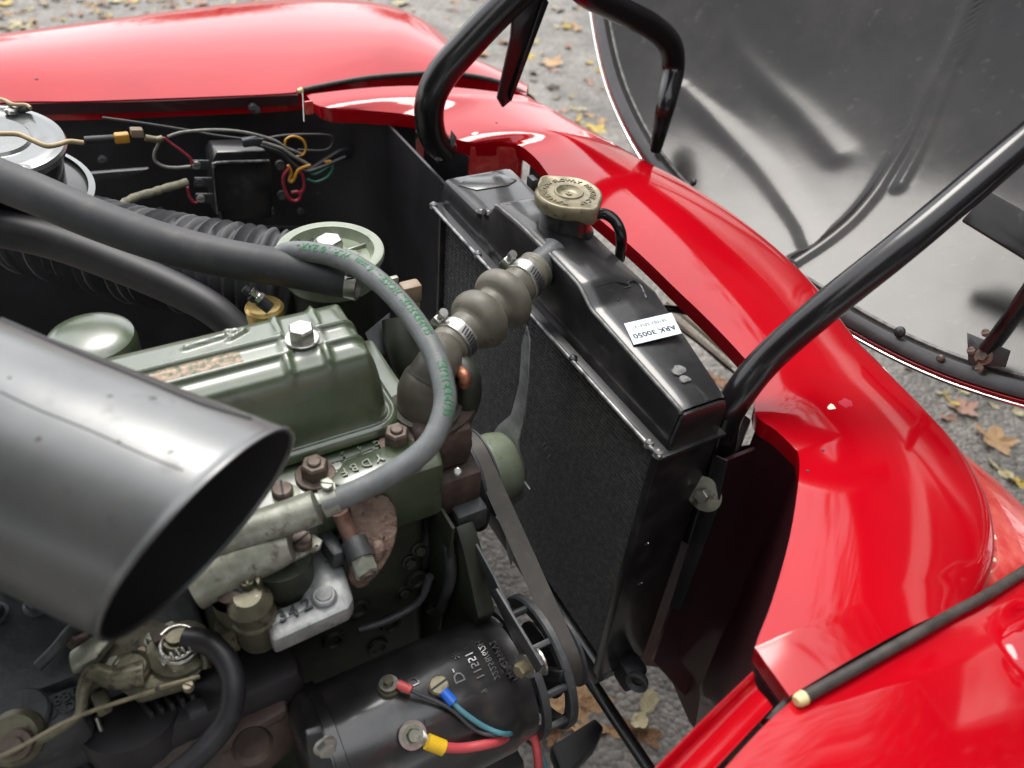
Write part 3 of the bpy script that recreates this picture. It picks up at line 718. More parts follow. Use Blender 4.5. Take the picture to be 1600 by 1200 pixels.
# rocker cover as a height field with dense walls
cx0, cx1, cy0, cy1 = -.32, .223, .508, .640
base = .884; H = .070; wl = .016; rc = .030
def sd_rr(x, y):
    mx_, my_ = (cx0+cx1)/2, (cy0+cy1)/2; hx, hy = (cx1-cx0)/2-rc, (cy1-cy0)/2-rc
    qx, qy = abs(x-mx_)-hx, abs(y-my_)-hy
    return -(math.hypot(max(qx, 0), max(qy, 0))+min(max(qx, qy), 0)-rc)     # inside distance
def smooth(t): t = max(0, min(1, t)); return t*t*(3-2*t)
BX, BY = .147, .563
def ridge(d, w): return math.exp(-(d/w)**2)
def cover_h(x, y):
    s = sd_rr(x, y)
    h = 0
    fl = .012          # flange width
    if s < fl: return base-.002+.0035*smooth((s)/.003)+.0015*ridge(s-.006, .002)-.001*ridge(s-.0095, .0015)
    t = (s-fl)/wl
    top = H*(math.sin(min(1, t)*math.pi/2)**.8)
    crown = .006*(1-((y-(cy0+cy1)/2)/.06)**2)*smooth(t-.6)
    wgt = smooth(t-.15)
    r = 0
    for yy in (BY-.0105, BY+.0125): r = max(r, ridge(y-yy, .0024)*(1 if abs(x-BX) > .012 else .3))
    for xx in (BX-.017, BX+.017): r = max(r, ridge(x-xx-(y-BY)*.12, .0026)*(1 if abs(y-BY) > .01 else .4))
    r = max(r, .9*ridge(math.hypot(x-BX, y-BY)-.006, .008))
    # small embossed arrow near the far edge
    ax_, ay_ = x-.085, y-.597
    if abs(ax_) < .03:
        r = max(r, .8*ridge(ay_-ax_*.1, .0018)*(1 if ax_ < .008 else 0)); r = max(r, .8*ridge(abs(ay_-ax_*.1)-max(0, (.024-ax_))*.35, .0016)*(1 if .004 < ax_ < .024 else 0))
    return base+.0015+top*1+crown+.0058*r*wgt*(1 if t > .3 else 0)
def axis_samples(a, b, dense, step, dstep):
    out = [a]; x = a
    while x < b-1e-6:
        st = dstep if (x-a < dense or b-x < dense) else step
        x = min(b, x+st); out.append(x)
    return out
xs = axis_samples(cx0, cx1, .036, .0028, .0011); ys = axis_samples(cy0, cy1, .036, .0016, .0011)
bm = bmesh.new(); G = []
for x in xs:
    G.append([bm.verts.new((x, y, cover_h(x, y) if sd_rr(x, y) > 0 else base-.006)) for y in ys])
for i in range(len(xs)-1):
    for j in range(len(ys)-1): bm.faces.new((G[i][j], G[i+1][j], G[i+1][j+1], G[i][j+1]))
cover = link('rocker_cover', bm, 'engine_green', eng, 180)
tcov = bvh(cover)
# worn strip between the length ribs
bm = bmesh.new(); G = []
for i in range(60):
    x = -.1+(.095+.1)*i/59
    G.append([bm.verts.new((x, y, cover_h(x, y)+.0006)) for y in [BY-.0075+.017*k/8 for k in range(9)]])
for i in range(59):
    for j in range(8): bm.faces.new((G[i][j], G[i+1][j], G[i+1][j+1], G[i][j+1]))
link('worn_strip', bm, 'worn_strip', cover, 180)
cb, cn = hit(tcov, 464, 540)
cb = Vector((BX, BY, base+H+.012))
hexhead('cover_bolt', cb, Z, .0115, .011, 'steel', cover, .0145, hint=X+Y*.3)
# head and block
HD = lambda a, b, z=.872: at(a, b, z=z)
prism('rear_casting', [Vector((-.5, .46, .765)), Vector((.008, .46, .765)), Vector((.008, .66, .80)), Vector((-.5, .66, .80))], (0, 0, -.4), 'cast_dark', eng, .006)
prism('cylinder_head', [Vector((.02, .462, .872)), Vector((.235, .458, .872)), Vector((.245, .50, .872)), Vector((.245, .655, .872)), Vector((.02, .655, .872))], (0, 0, -.07), 'engine_green', eng, .006)
prism('block', [Vector((.01, .475, .80)), Vector((.22, .475, .80)), Vector((.235, .50, .80)), Vector((.235, .66, .80)), Vector((.01, .66, .80))], (0, 0, -.42), 'engine_green_dark', eng, .006)
# raised boss with lettering
bo = prism('cast_boss', [HD(540, 725), HD(640, 690), HD(668, 712), HD(655, 735), HD(560, 775), HD(512, 760)], (0, 0, .006), 'engine_green', eng, .0025)
def hd_text(s, px, py, size, z=.8785):
    O_ = at(px, py, z=z); u = at(px-40, py+14, z=z)-O_; v = at(px+16, py+36, z=z)-O_
    return text('cast_letter', s, size, flat(O_, u, -v if u.cross(v).z > 0 and False else v) if (u.normalized().cross(v.normalized())).z > 0 else flat(O_, u, -v), 'engine_green', bo, .0012)
def inv_text(s, px, py, size, z=.8785):
    O_ = at(px, py, z=z); u = (at(px-40, py+14, z=z)-O_).normalized(); v = Z.cross(u)
    return text('cast_letter', s, size, flat(O_, u, v), 'engine_green', bo, .0013, .01)
for ch_, px, py in [('Y', 592, 716), ('D', 572, 724), ('B', 553, 731), ('F', 537, 738)]: inv_text(ch_, px, py, .0125)
for ch_, px, py in [('G', 588, 693), ('4', 562, 701), ('S', 536, 711)]: inv_text(ch_, px, py, .0085)
tube('boss_line', [at(518, 724, z=.879), at(550, 714, z=.879), at(582, 701, z=.879)], .0006, 'engine_green_dark', bo, 6, 3)
hexnut('head_nut', at(620, 692, z=.874), Z, .0115, .014, 'rust_nut', eng, .0165)
hexnut('head_nut', at(493, 743, z=.874), Z, .012, .014, 'rust_nut', eng, .0175)
slotscrew('screw', at(442, 772, z=.872), Z, .009, .008, 'rust_nut', eng, Y+X*.2)
lathe('washer', at(448, 775, z=.871), Z, [(0, .012), (.002, .012), (.002, 0)], 'cast_alu', eng, 20)
# far-end breather hump
lathe('breather', at(148, 548, z=.898), Z, [(-.03, .040), (.010, .040), (.017, .038), (.021, .032), (.023, .024), (.025, .012), (.025, 0)], 'engine_green', eng, 36)
tube('breather_tail', [at(90, 560, z=.895), at(150, 548, z=.898), at(200, 552, z=.893)], .022, 'engine_green', eng, 20, 6)
# thermostat housing
TH = at(668, 606, z=.905)
tho = lathe('thermostat_housing', TH-Z*.028, Z, [(0, .032), (.006, .033), (.008, .029), (.028, .028), (.042, .023), (.050, .013), (.053, 0)], 'housing_metal', eng, 36)
tube('outlet_elbow', [TH+Z*.008, TH+Z*.018+hd*.014, HI-hd*.0+Z*0, HI+hd*.02], .0195, 'housing_metal', eng, 24, 6, rf=lambda t: 1.1-.15*t)
prism('gasket_flange', [TH-Z*.034+Vector((math.cos(a)*(.040+.01*abs(math.cos(a))), math.sin(a)*.036, 0)) for a in [k*math.pi/12 for k in range(24)]], (0, 0, .006), 'rust_dark', eng, .001)
box('rusty_head_front', at(680, 690, z=.85)+Vector((-.002, .01, 0)), (.07, .06, .05), 'rust_dark', eng, bev=.01)
tube('rust_web', [at(640, 640, z=.876), at(655, 670, z=.878), at(668, 690, z=.874)], .009, 'rust_dark', eng, 10, 4)
bp_ = tube('bypass_elbow', [at(718, 572, x=.285), at(730, 590, x=.287), at(730, 625, x=.287), at(716, 660, x=.285), at(712, 700, x=.28)], .013, 'engine_green_dark', eng, 14, 5)
tube('copper_patch', [at(716, 578, x=.279), at(726, 588, x=.277), at(726, 600, x=.278)], .006, 'copper', bp_, 10, 4)
lathe('boss_plug', at(712, 690, x=.272), (-.6, -.6, .3), [(0, .017), (.01, .017), (.014, .012), (.014, 0)], 'engine_green_dark', eng, 20)
# water pump body
box('water_pump', at(700, 745, x=.262), (.05, .055, .05), 'rust_dark', eng, bev=.006)
box('pump_lug', at(722, 790, x=.27), (.035, .05, .03), 'cast_dark', eng, bev=.005)
lathe('grease_nipple', at(715, 738, x=.25), (-.3, -.6, .8), [(0, .004), (.008, .004), (.009, .0028), (.013, .0028), (.013, 0)], 'steel', eng, 10)
lathe('pump_screw', at(672, 742, x=.236), (-1, -.2, .1), [(0, .008), (.018, .008), (.018, .005), (.024, .005), (.024, 0)], 'rust_nut', eng, 14)
lathe('hose_stub', at(682, 800, x=.25), (-.3, 0, -1), [(0, .013), (.004, .014), (.07, .013), (.08, .012), (.12, .012)], 'cast_dark', eng, 20)
tube('bracket_pipe', [at(700, 850, x=.24), at(705, 900, x=.24), at(690, 950, x=.235)], .006, 'cast_dark', eng, 10, 4)
for q in [(655, 858), (640, 878), (676, 950), (630, 925), (710, 950)]:
    hexhead('block_bolt', at(*q, y=.472), (0, -1, .2), .006, .005, 'engine_green_dark', eng, .008)
# filler plates for front face
prism('front_plate', [Vector((.236, .44, .80)), Vector((.236, .66, .80)), Vector((.236, .66, .40)), Vector((.236, .52, .40)), Vector((.236, .46, .60))], (.004, 0, 0), 'engine_green_dark', eng, .001)

prism('timing_cover', [at(a, b, x=.268) for a, b in [(700, 830), (740, 812), (752, 850), (775, 955), (750, 1000), (700, 1000)]], (-.02, 0, 0), 'engine_green_dark', eng, .003)
lathe('crank_pulley', Vector((.30, .62, .47)), X, [(0, 0), (0, .05), (.004, .062), (.012, .05), (.03, .05), (.04, .062), (.044, .062), (.045, 0)], 'bay_black', eng, 40)
lathe('front_damper', Vector((.30, .64, .47)), X, [(-.06, 0), (-.06, .10), (-.01, .10), (-.01, 0)], 'bay_black', eng, 40)
for q in [(20, 905), (60, 945), (-10, 960)]: hexhead('casting_bolt', at(*q, z=.785), Z, .009, .007, 'cast_dark', eng, .012)
for q in [(560, 950), (610, 975), (590, 1010), (650, 905), (520, 1000)]: lathe('core_plug', at(*q, y=.473), (0, -1, .1), [(0, .012), (.004, .011), (.004, .008), (.001, .007), (.001, 0)], 'engine_green_dark', eng, 20)
tube('oil_pipe', [at(560, 985, y=.455), at(610, 968, y=.452), at(655, 940, y=.452), at(672, 900, y=.455)], .0042, 'cast_dark', eng, 10, 4)
# ---- fan, pulley, belt
fan = thing('fan', (.36, .572, .65), 'pressed steel fan with pale green hub behind the radiator core', 'fan')
WP = Vector((.33, .572, .70))
lathe('hub', WP+X*.012, X, [(0, .042), (.02, .042), (.034, .039), (.043, .030), (.046, .018), (.046, 0)], 'filter_green', fan, 40)
lathe('pulley', WP-X*.014, X, [(-.02, .02), (-.001, .062), (.0, .064), (.003, .064), (.012, .044), (.016, .044), (.024, .054), (.026, .054), (.027, .050), (.028, .03)], 'cast_dark', fan, 48)
bl_px = [(811, 512), (817, 535), (818, 600), (816, 650), (810, 690), (816, 735), (800, 742), (786, 706), (769, 682), (780, 664), (797, 648), (806, 600), (806, 540)]
for s_ in (1, -1):
    P = [at(a, b, x=.382) for a, b in bl_px]
    for p in P: p.x += (p.z-WP.z-.05)*.06
    if s_ < 0: P = [Vector((p.x, 2*WP.y-p.y, 2*WP.z-p.z)) for p in P]
    prism('blade', P, (.0022, 0, 0), 'cast_grey', fan, .0006)
GC = Vector((.30, .368, .622))
C1 = Vector((WP.y, WP.z)); C2 = Vector((GC.y, GC.z)); C3 = Vector((.60, .47))
def hull(cs, n=28):
    pts = []
    for c, r_ in cs:
        for k in range(64): a = 2*math.pi*k/64; pts.append((c.x+r_*math.cos(a), c.y+r_*math.sin(a)))
    pts.sort(); cr = lambda o, a, b: (a[0]-o[0])*(b[1]-o[1])-(a[1]-o[1])*(b[0]-o[0])
    lo = []
    for p in pts:
        while len(lo) > 1 and cr(lo[-2], lo[-1], p) <= 0: lo.pop()
        lo.append(p)
    up_ = []
    for p in reversed(pts):
        while len(up_) > 1 and cr(up_[-2], up_[-1], p) <= 0: up_.pop()
        up_.append(p)
    return lo[:-1]+up_[:-1]
ho = hull([(C1, .053), (C2, .040), (C3, .06)]); hi = hull([(C1, .046), (C2, .033), (C3, .053)])
def loop_pts(h, n=160):
    P = [Vector((a, b)) for a, b in h]; P.append(P[0]); L = [0]
    for a, b in zip(P, P[1:]): L.append(L[-1]+(b-a).length)
    out = []; j = 0
    for k in range(n):
        s = L[-1]*k/n
        while L[j+1] < s: j += 1
        f = (s-L[j])/(L[j+1]-L[j]+1e-9); out.append(P[j].lerp(P[j+1], f))
    return out
lo_ = loop_pts(ho); rows = []
cb_ = (C1+C2+C3)/3
for i, p in enumerate(lo_):
    t = (lo_[(i+1) % 160]-lo_[i-1]).normalized(); n_ = Vector((t.y, -t.x)); q = p-n_*.009
    bx = .328; hw = .011
    rows.append([Vector((bx-hw, p.x, p.y)), Vector((bx+hw, p.x, p.y)), Vector((bx+hw*.7, q.x, q.y)), Vector((bx-hw*.7, q.x, q.y)), Vector((bx-hw, p.x, p.y))])
rows.append([v.copy() for v in rows[0]])
bl = sheet('fan_belt', rows, 'belt', None, 0, 40, label='black rubber fan belt running from the fan pulley down to the generator pulley', cat='belt')

# ================================================================== OIL FILTER
FC = at(516, 393, z=.925)
of = thing('oil_filter', FC-Z*.25, 'pale green oil filter canister with a large hex bolt on its lid', 'oil filter')
lathe('lid', FC, Z, [(-.03, .052), (-.012, .0535), (-.004, .0575), (0, .058), (.003, .057), (.004, .054), (.003, .047), (-.003, .0455), (-.008, .042), (-.007, .03), (-.002, .018), (.002, .016), (.002, 0)], 'filter_green', of, 64)
for a in (R(10), R(190)):
    box('lid_rib', FC+Vector((math.cos(a)*.03, math.sin(a)*.03, -.006)), (.028, .003, .005), 'filter_green', of, ax=(Vector((math.cos(a), math.sin(a), 0)), Vector((-math.sin(a), math.cos(a), 0)), Z), bev=.001)
hexhead('lid_bolt', FC+Z*.002, Z, .0145, .014, 'steel', of, 0, hint=X+Y*.5)
lathe('canister', FC-Z*.25, Z, [(0, .03), (.01, .045), (.215, .048), (.22, .050)], 'engine_green_dark', of, 40)
# tan connector beside it
tc_ = thing('connector', at(640, 470, z=.9), 'tan brown plastic connector block on a metal bracket beside the oil filter', 'connector')
box('block', at(641, 456, z=.905), (.022, .016, .022), 'tan_plastic', tc_, bev=.003)
box('block_foot', at(641, 474, z=.890), (.018, .014, .012), 'tan_plastic', tc_, bev=.002)
box('clip', at(615, 440, z=.905), (.010, .006, .012), 'cast_alu', tc_, bev=.001)
lathe('terminal', at(643, 484, z=.885), -Z, [(0, .008), (.01, .008), (.01, 0)], 'brass', tc_, 14)
prism('bracket', [at(570, 520, z=.86), at(608, 488, z=.86), at(607, 552, z=.84), at(588, 560, z=.84)], (.002, .001, -.002), 'cast_dark', tc_, .0005)
tube('drop_pipe', [at(625, 500, z=.87), at(630, 540, z=.85), at(655, 590, z=.82)], .02, 'engine_green_dark', tc_, 14, 4)
# brass sender behind rocker cover
sn_ = thing('pressure_sender', at(415, 492, z=.94), 'yellow brass sender with a steel terminal poking out behind the rocker cover', 'sender')
lathe('body', at(414, 488, z=.925), Z, [(-.02, .017), (.006, .0185), (.009, .016), (.006, .008), (.006, 0)], 'brass', sn_, 24)
lathe('terminal', at(422, 482, z=.94), Vector((-.55, .35, .6)), [(0, .006), (.012, .006), (.013, .0045), (.017, .0065), (.021, .0065), (.022, .004), (.030, .004), (.031, 0)], 'rubber_dark', sn_, 14)
lathe('terminal_nut', at(409, 466, z=.955), Vector((-.55, .35, .6)), [(0, 0), (0, .0058), (.004, .0058), (.005, .0035), (.010, .0035), (.012, .0045), (.014, 0)], 'chrome', sn_, 6)

# ================================================================== HOSES
hh = thing('heater_hose', at(300, 390, z=.95), 'thick smooth black hose sweeping from the left over to the oil filter', 'hose')
HH = [at(-160, 205, z=1.01), at(-30, 268, z=1.0), at(60, 305, z=.995), at(150, 343, z=.985), at(250, 378, z=.975), at(350, 403, z=.965), at(440, 418, z=.958), at(510, 432, z=.952), at(552, 440, z=.950)]
tube('hose', HH, .0185, 'rubber', hh, 28, 8, rf=lambda t: 1.15-.22*t)
clamp('hose_clamp', HH[-1], HH[-1]-HH[-2], .0172, .012, hh, UP*.5-FW, 'steel', 5, R(-10), False)
h2 = thing('inlet_hose', at(200, 420, z=.88), 'wide dull black hose dropping behind the engine below the smooth hose', 'hose')
tube('hose', [at(-160, 335, z=.93), at(-20, 354, z=.92), at(80, 376, z=.91), at(180, 412, z=.90), at(270, 450, z=.89), at(335, 485, z=.88), at(385, 530, z=.86)], .0195, 'rubber_dark', h2, 24, 8, rf=lambda t: 1.1-.25*t)
dc = thing('corrugated_duct', at(260, 410, z=.86), 'ribbed black corrugated duct curving under the smooth hose', 'duct')
DP = crom([at(20, 350, z=.85), at(120, 376, z=.86), at(210, 398, z=.865), at(310, 416, z=.87), at(420, 434, z=.87), at(500, 448, z=.86)], 26)
bm = bmesh.new(); N_ = len(DP); acc = [0]
for a, b in zip(DP, DP[1:]): acc.append(acc[-1]+(b-a).length)
sweep(bm, DP, .054, 32, 1, rf=lambda t: 1+.07*math.sin(acc[min(N_-1, int(round(t*(N_-1))))]/.0135*2*math.pi))
link('duct', bm, 'rubber', dc, 80)
# grey printed fuel hose
gh = thing('fuel_hose', at(690, 600, z=.93), 'grey ribbed rubber hose with green lettering arching over the engine', 'hose')
GH = [at(432, 402, z=.965), at(455, 393, z=.972), at(500, 396, z=.98), at(550, 412, z=.982), at(600, 447, z=.98), at(645, 497, z=.972), at(678, 552, z=.962), at(693, 600, z=.952), at(694, 640, z=.942), at(675, 688, z=.930), at(640, 722, z=.918), at(590, 752, z=.906), at(545, 773, z=.898), at(505, 788, z=.893)]
gr_ = .0098
tube('hose', GH, gr_, 'grey_hose', gh, 24, 10)
GP = crom(GH, 16); GL = [0]
for a, b in zip(GP, GP[1:]): GL.append(GL[-1]+(b-a).length)
def along(s):
    s = max(0, min(GL[-1]-1e-5, s)); lo_i, hi_i = 0, len(GL)-1
    while hi_i-lo_i > 1:
        m_ = (lo_i+hi_i)//2
        if GL[m_] <= s: lo_i = m_
        else: hi_i = m_
    f = (s-GL[lo_i])/(GL[lo_i+1]-GL[lo_i]+1e-12); return GP[lo_i].lerp(GP[lo_i+1], f), (GP[lo_i+1]-GP[lo_i]).normalized()
# reinforcement ridges
bm = bmesh.new(); s = .004
while s < GL[-1]*.72:
    P, t = along(s); t2 = (t+t.orthogonal().normalized()*.12).normalized()
    _, u, w = frame(t2); k = 14
    ring = []
    for da, rr in ((-.0007, gr_-.0002), (0, gr_+.00035), (.0007, gr_-.0002)):
        ring.append([bm.verts.new(P+t2*da+rr*(math.cos(a)*u+math.sin(a)*w)) for a in [2*math.pi*q/k for q in range(k)]])
    for A_, B_ in zip(ring, ring[1:]):
        for q in range(k): bm.faces.new((A_[q], A_[(q+1) % k], B_[(q+1) % k], B_[q]))
    s += .0032
link('rib', bm, 'grey_hose', gh, 180, kind='stuff')
def hose_text(s_, s0, size, ang, flip=True):
    def f(v):
        a_ = s0-v.x if flip else s0+v.x
        P, t = along(a_)
        toC = (CAM-P); toC -= t*toC.dot(t); toC.normalize(); w = t.cross(toC)
        q = ang+(v.y/gr_)*(1 if flip else -1)
        # right-handed mapping keeps the letters readable
        d = toC*math.cos(q)+w*math.sin(q)
        return P+d*(gr_+.00045+v.z)
    return text('lettering', s_, size, f, 'hose_print', gh, .0001, .015)
def s_near(px, py):
    best = min(range(len(GP)), key=lambda i: ((GP[i]-CAM).normalized()-ray(px, py).normalized()).length); return GL[best]
sA, sB = s_near(458, 394), s_near(676, 548)
hose_text('SUPERFUEL HOSE - 16 mm  W.P. 10 BAR -', (sA+sB)/2, (sB-sA)/20.2, -.55)
hose_text('SUPERFUEL', s_near(692, 612), .0105, -.35)
# clamp at the aluminium pipe
FCp = GP[-1]; ga = (GP[-1]-GP[-6]).normalized()
FK = at(512, 778, z=.893)
fcl = lathe('hose_clamp', at(517, 783, z=.893)-ga*.006, ga, [(0, .0105), (0, .0118), (.013, .0118), (.013, .0105)], 'cast_alu', gh, 32)
prism('clamp_ear', [at(501, 752, z=.905), at(513, 747, z=.905), at(523, 756, z=.905), at(528, 775, z=.902), at(505, 777, z=.902)], Vector((0, 0, .002)), 'cast_alu', fcl, .0008)
slotscrew('clamp_screw', at(511, 759, z=.907), Vector((0, -.2, 1)), .0052, .004, 'cast_alu', fcl, X-Y*.6)

# ================================================================== INTAKE / CARBURETTOR SIDE
ip = thing('inlet_pipe', at(420, 850, z=.86), 'pale cast aluminium inlet pipe with flange clamped to the grey hose', 'pipe')
tube('pipe', [at(300, 860, z=.862), at(380, 832, z=.872), at(440, 812, z=.880), at(495, 792, z=.888)], .0145, 'cast_alu', ip, 8, 4)
tube('lower_pipe', [at(300, 915, z=.84), at(370, 880, z=.848), at(420, 860, z=.854), at(455, 850, z=.858)], .019, 'cast_alu', ip, 22, 4, rf=lambda t: 1.1-.35*t**3)
prism('flange', [at(385, 895, z=.842), at(430, 868, z=.842), at(490, 838, z=.842), at(505, 848, z=.842), at(500, 860, z=.842), at(440, 888, z=.842), at(395, 912, z=.842)], (0, 0, .004), 'cast_alu', ip, .0012)
slotscrew('flange_screw', at(472, 850, z=.846), Vector((0, -.1, 1)), .0088, .009, 'rust_nut', ip, X+Y*.45)
lathe('flange_hole', at(495, 853, z=.8462), Z, [(0, .0015), (.0004, .0012), (.0004, 0)], 'ink', ip, 10)
# heater manifold plate marked 342
mp_ = thing('manifold_plate', at(500, 930, z=.80), 'grey cast plate stamped 342 with a round headed bolt', 'casting')
pz = .812
prism('plate', [at(487, 818, z=pz), at(505, 822, z=pz), at(528, 850, z=pz), at(553, 935, z=pz), at(545, 950, z=pz), at(425, 1004, z=pz), at(419, 985, z=pz), at(425, 955, z=pz), at(470, 935, z=pz), at(475, 920, z=pz), at(487, 890, z=pz)], (0, 0, -.02), 'cast_grey', mp_, .004)
lathe('plate_bolt', at(507, 936, z=pz), Z, [(0, .0115), (.0005, .0102), (.005, .0102), (.0065, .009), (.0065, .007), (.008, .0065), (.008, 0)], 'cast_grey', mp_, 28)
tx = prism('number_pad', [at(422, 962, z=pz), at(440, 952, z=pz), at(486, 936, z=pz), at(489, 948, z=pz), at(445, 968, z=pz), at(425, 980, z=pz)], (0, 0, .0012), 'cast_grey', mp_, .0005)
for ch_, px, py in [('3', 441, 963), ('4', 458, 956), ('2', 479, 945)]:
    O_ = at(px, py, z=pz+.0018); u = (at(px+40, py-18, z=pz)-at(px, py, z=pz)).normalized()
    text('cast_number', ch_, .0155, flat(O_, u, Z.cross(u)), 'cast_dark', tx, .0012, .02)
# dark green carb body under the flange
cbd = thing('carburettor', at(400, 960, z=.74), 'dull olive metal carburettor body with slotted brass plugs under the air trumpet', 'carburettor')
lathe('bowl', at(436, 868, z=.842), -Z, [(0, 0), (0, .027), (.036, .026), (.04, .018), (.04, 0)], 'engine_green_dark', cbd, 30)
lathe('float_chamber', at(388, 935, z=.838), Vector((.05, .0, -1)), [(-.004, 0), (-.004, .011), (.0, .015), (.006, .0185), (.008, .0165), (.022, .0165), (.024, .0185), (.028, .0185), (.030, .0175), (.056, .017), (.064, .012), (.068, .004), (.068, 0)], 'carb_metal', cbd, 26)
lathe('jet_tower', at(385, 905, z=.848), Vector((0, 0, -1)), [(0, .004), (0, .0065), (.02, .0075), (.02, .012), (.04, .013)], 'carb_metal', cbd, 16)
lathe('plug_seat', at(362, 928, z=.836), Vector((.1, .1, -1)), [(0, .0165), (.02, .0175), (.05, .015), (.05, 0)], 'carb_metal', cbd, 24)
slotscrew('plug', at(360, 922, z=.838), Vector((-.1, -.3, 1)), .012, .006, 'rust_nut', cbd, X-Y)
prism('clevis', [at(376, 905, z=.85), at(384, 893, z=.85), at(392, 897, z=.85), at(388, 915, z=.85)], (0, 0, -.02), 'carb_metal', cbd, .002)
prism('clevis', [at(394, 900, z=.85), at(402, 890, z=.85), at(409, 897, z=.85), at(404, 915, z=.85)], (0, 0, -.02), 'carb_metal', cbd, .002)
prism('rib_web', [at(345, 925, z=.825), at(380, 915, z=.825), at(384, 960, z=.815), at(362, 985, z=.80)], (0, 0, -.012), 'carb_metal', cbd, .003)
lathe('drain_plug', at(352, 975, z=.80), Vector((0, 0, -1)), [(0, 0), (0, .010), (.02, .010), (.022, .012), (.03, .011), (.03, 0)], 'carb_metal', cbd, 6, smooth=20)
tube('banjo_pipe', [at(340, 905, z=.83), at(352, 935, z=.82), at(350, 985, z=.79), at(372, 1010, z=.77)], .004, 'cast_dark', cbd, 10, 4)
box('side_lug', at(408, 925, z=.82), (.024, .016, .01), 'carb_metal', cbd, ax=(X+Y*.3, Y-X*.3, Z), bev=.003)
# lower carburettor linkages
lk = thing('throttle_linkage', at(200, 1050, z=.70), 'weathered olive grey carburettor linkage and casting below the air trumpet', 'linkage')
zk = .775
prism('lever_plate', [at(105, 1022, z=zk), at(160, 985, z=zk), at(225, 960, z=zk), at(300, 985, z=zk), at(310, 1030, z=zk), at(300, 1065, z=zk), at(215, 1090, z=zk), at(172, 1062, z=zk), at(128, 1078, z=zk), at(125, 1050, z=zk), at(108, 1045, z=zk)], (0, 0, -.012), 'carb_metal', lk, .003)
prism('upper_lever', [at(106, 1018, z=zk+.014), at(168, 975, z=zk+.014), at(185, 985, z=zk+.014), at(150, 1028, z=zk+.014), at(110, 1048, z=zk+.014)], (0, 0, -.010), 'cast_alu', lk, .003)
tube('bent_arm', [at(225, 1052, z=zk+.006), at(180, 1060, z=zk+.008), at(145, 1052, z=zk+.010), at(130, 1080, z=zk+.004), at(124, 1115, z=zk), at(95, 1140, z=zk), at(40, 1170, z=zk)], .008, 'carb_metal', lk, 12, 6, rf=lambda t: 1.3-.9*min(1, t*1.4))
lathe('round_boss', at(206, 1049, z=zk), Z, [(0, .016), (.006, .016), (.008, .014), (.006, .012), (.006, 0)], 'carb_metal', lk, 26)
lathe('spring_post', at(283, 1018, z=zk), Z, [(0, .026), (.006, .026), (.008, .022), (.010, .012), (.022, .011), (.022, .008), (.026, .008), (.026, 0)], 'carb_metal', lk, 24)
tube('spring', [at(283, 1018, z=zk+.01)+Vector((.014*math.cos(a), .014*math.sin(a), .0012*a)) for a in [k*.6 for k in range(26)]], .0016, 'steel', lk, 8, 2)
tube('throttle_rod', [at(-60, 1210, z=.79), at(30, 1168, z=.80), at(120, 1120, z=.805), at(242, 1079, z=.81)], .0017, 'cap_metal', lk, 8, 4)
tube('throttle_rod', [at(250, 1074, z=.81), at(312, 1057, z=.81)], .0017, 'cap_metal', lk, 8, 1)
tube('cable_end', [at(-40, 1205, z=.76), at(60, 1160, z=.77), at(110, 1128, z=.775)], .003, 'carb_metal', lk, 8, 3)
pv = lathe('pivot', at(32, 1150, z=.76), Vector((-.1, -.5, .8)), [(0, .02), (.012, .021), (.018, .017), (.018, 0)], 'carb_metal', lk, 22)
lathe('pivot_nut', at(28, 1163, z=.782), Vector((-.1, -.5, .8)), [(0, .012), (.006, .011), (.006, .006), (.012, .006), (.012, 0)], 'rust_nut', pv, 14)
hexhead('lever_bolt', at(130, 995, z=zk+.006), Z, .010, .012, 'rust_nut', lk, .013)
for q in [(268, 985), (300, 1045), (240, 1000), (180, 1040)]: hexhead('small_bolt', at(*q, z=zk), Z, .0055, .006, 'cast_alu', lk, .0075)
lathe('black_pot', at(205, 1110, z=.70), Z, [(-.08, .042), (0, .046), (.012, .044), (.016, .03), (.016, 0)], 'bay_black', lk, 30)
tube('spring_clip', [at(150, 1120, z=.73), at(160, 1150, z=.71), at(150, 1165, z=.71)], .002, 'steel', lk, 8, 3)
for k in range(6):
    a_ = (110+k*15, 1192-k*6)
    box('cooling_rib', at(110+k*17, 1190-k*5, z=.62), (.006, .05, .02), 'cast_dark', lk, ax=(X+Y*.3, Y-X*.3, Z), bev=.001)
tube('return_spring', [at(250+k*2.2, 1035-k*1.1, z=.80)+Vector((0, .0035*math.cos(k*1.6), .0035*math.sin(k*1.6))) for k in range(30)], .0009, 'steel', lk, 6, 2)
tube('fuel_pipe', [at(60, 1040, z=.79), at(90, 1010, z=.80), at(110, 985, z=.80), at(135, 975, z=.795)], .0045, 'cast_dark', lk, 10, 4)
tube('link_arm', [at(300, 985, z=.79), at(318, 1010, z=.785), at(322, 1045, z=.775)], .0045, 'carb_metal', lk, 10, 4)
prism('stop_bracket', [at(232, 985, z=.792), at(262, 975, z=.792), at(270, 992, z=.792), at(240, 1004, z=.792)], (0, 0, -.008), 'rust_dark', lk, .0015)
prism('stop_bracket', [at(140, 1085, z=.77), at(165, 1072, z=.77), at(172, 1100, z=.77), at(150, 1112, z=.77)], (0, 0, -.012), 'carb_metal', lk, .002)
for q in [(150, 1010), (222, 1022), (262, 1050), (295, 1075)]: slotscrew('link_screw', at(*q, z=zk), Z, .0045, .005, 'cap_metal', lk, X-Y)
for k in range(5): box('body_rib', at(225+k*16, 1105-k*7, z=.715), (.004, .03, .02), 'bay_black', lk, ax=(X+Y*.35, Y-X*.35, Z), bev=.001)
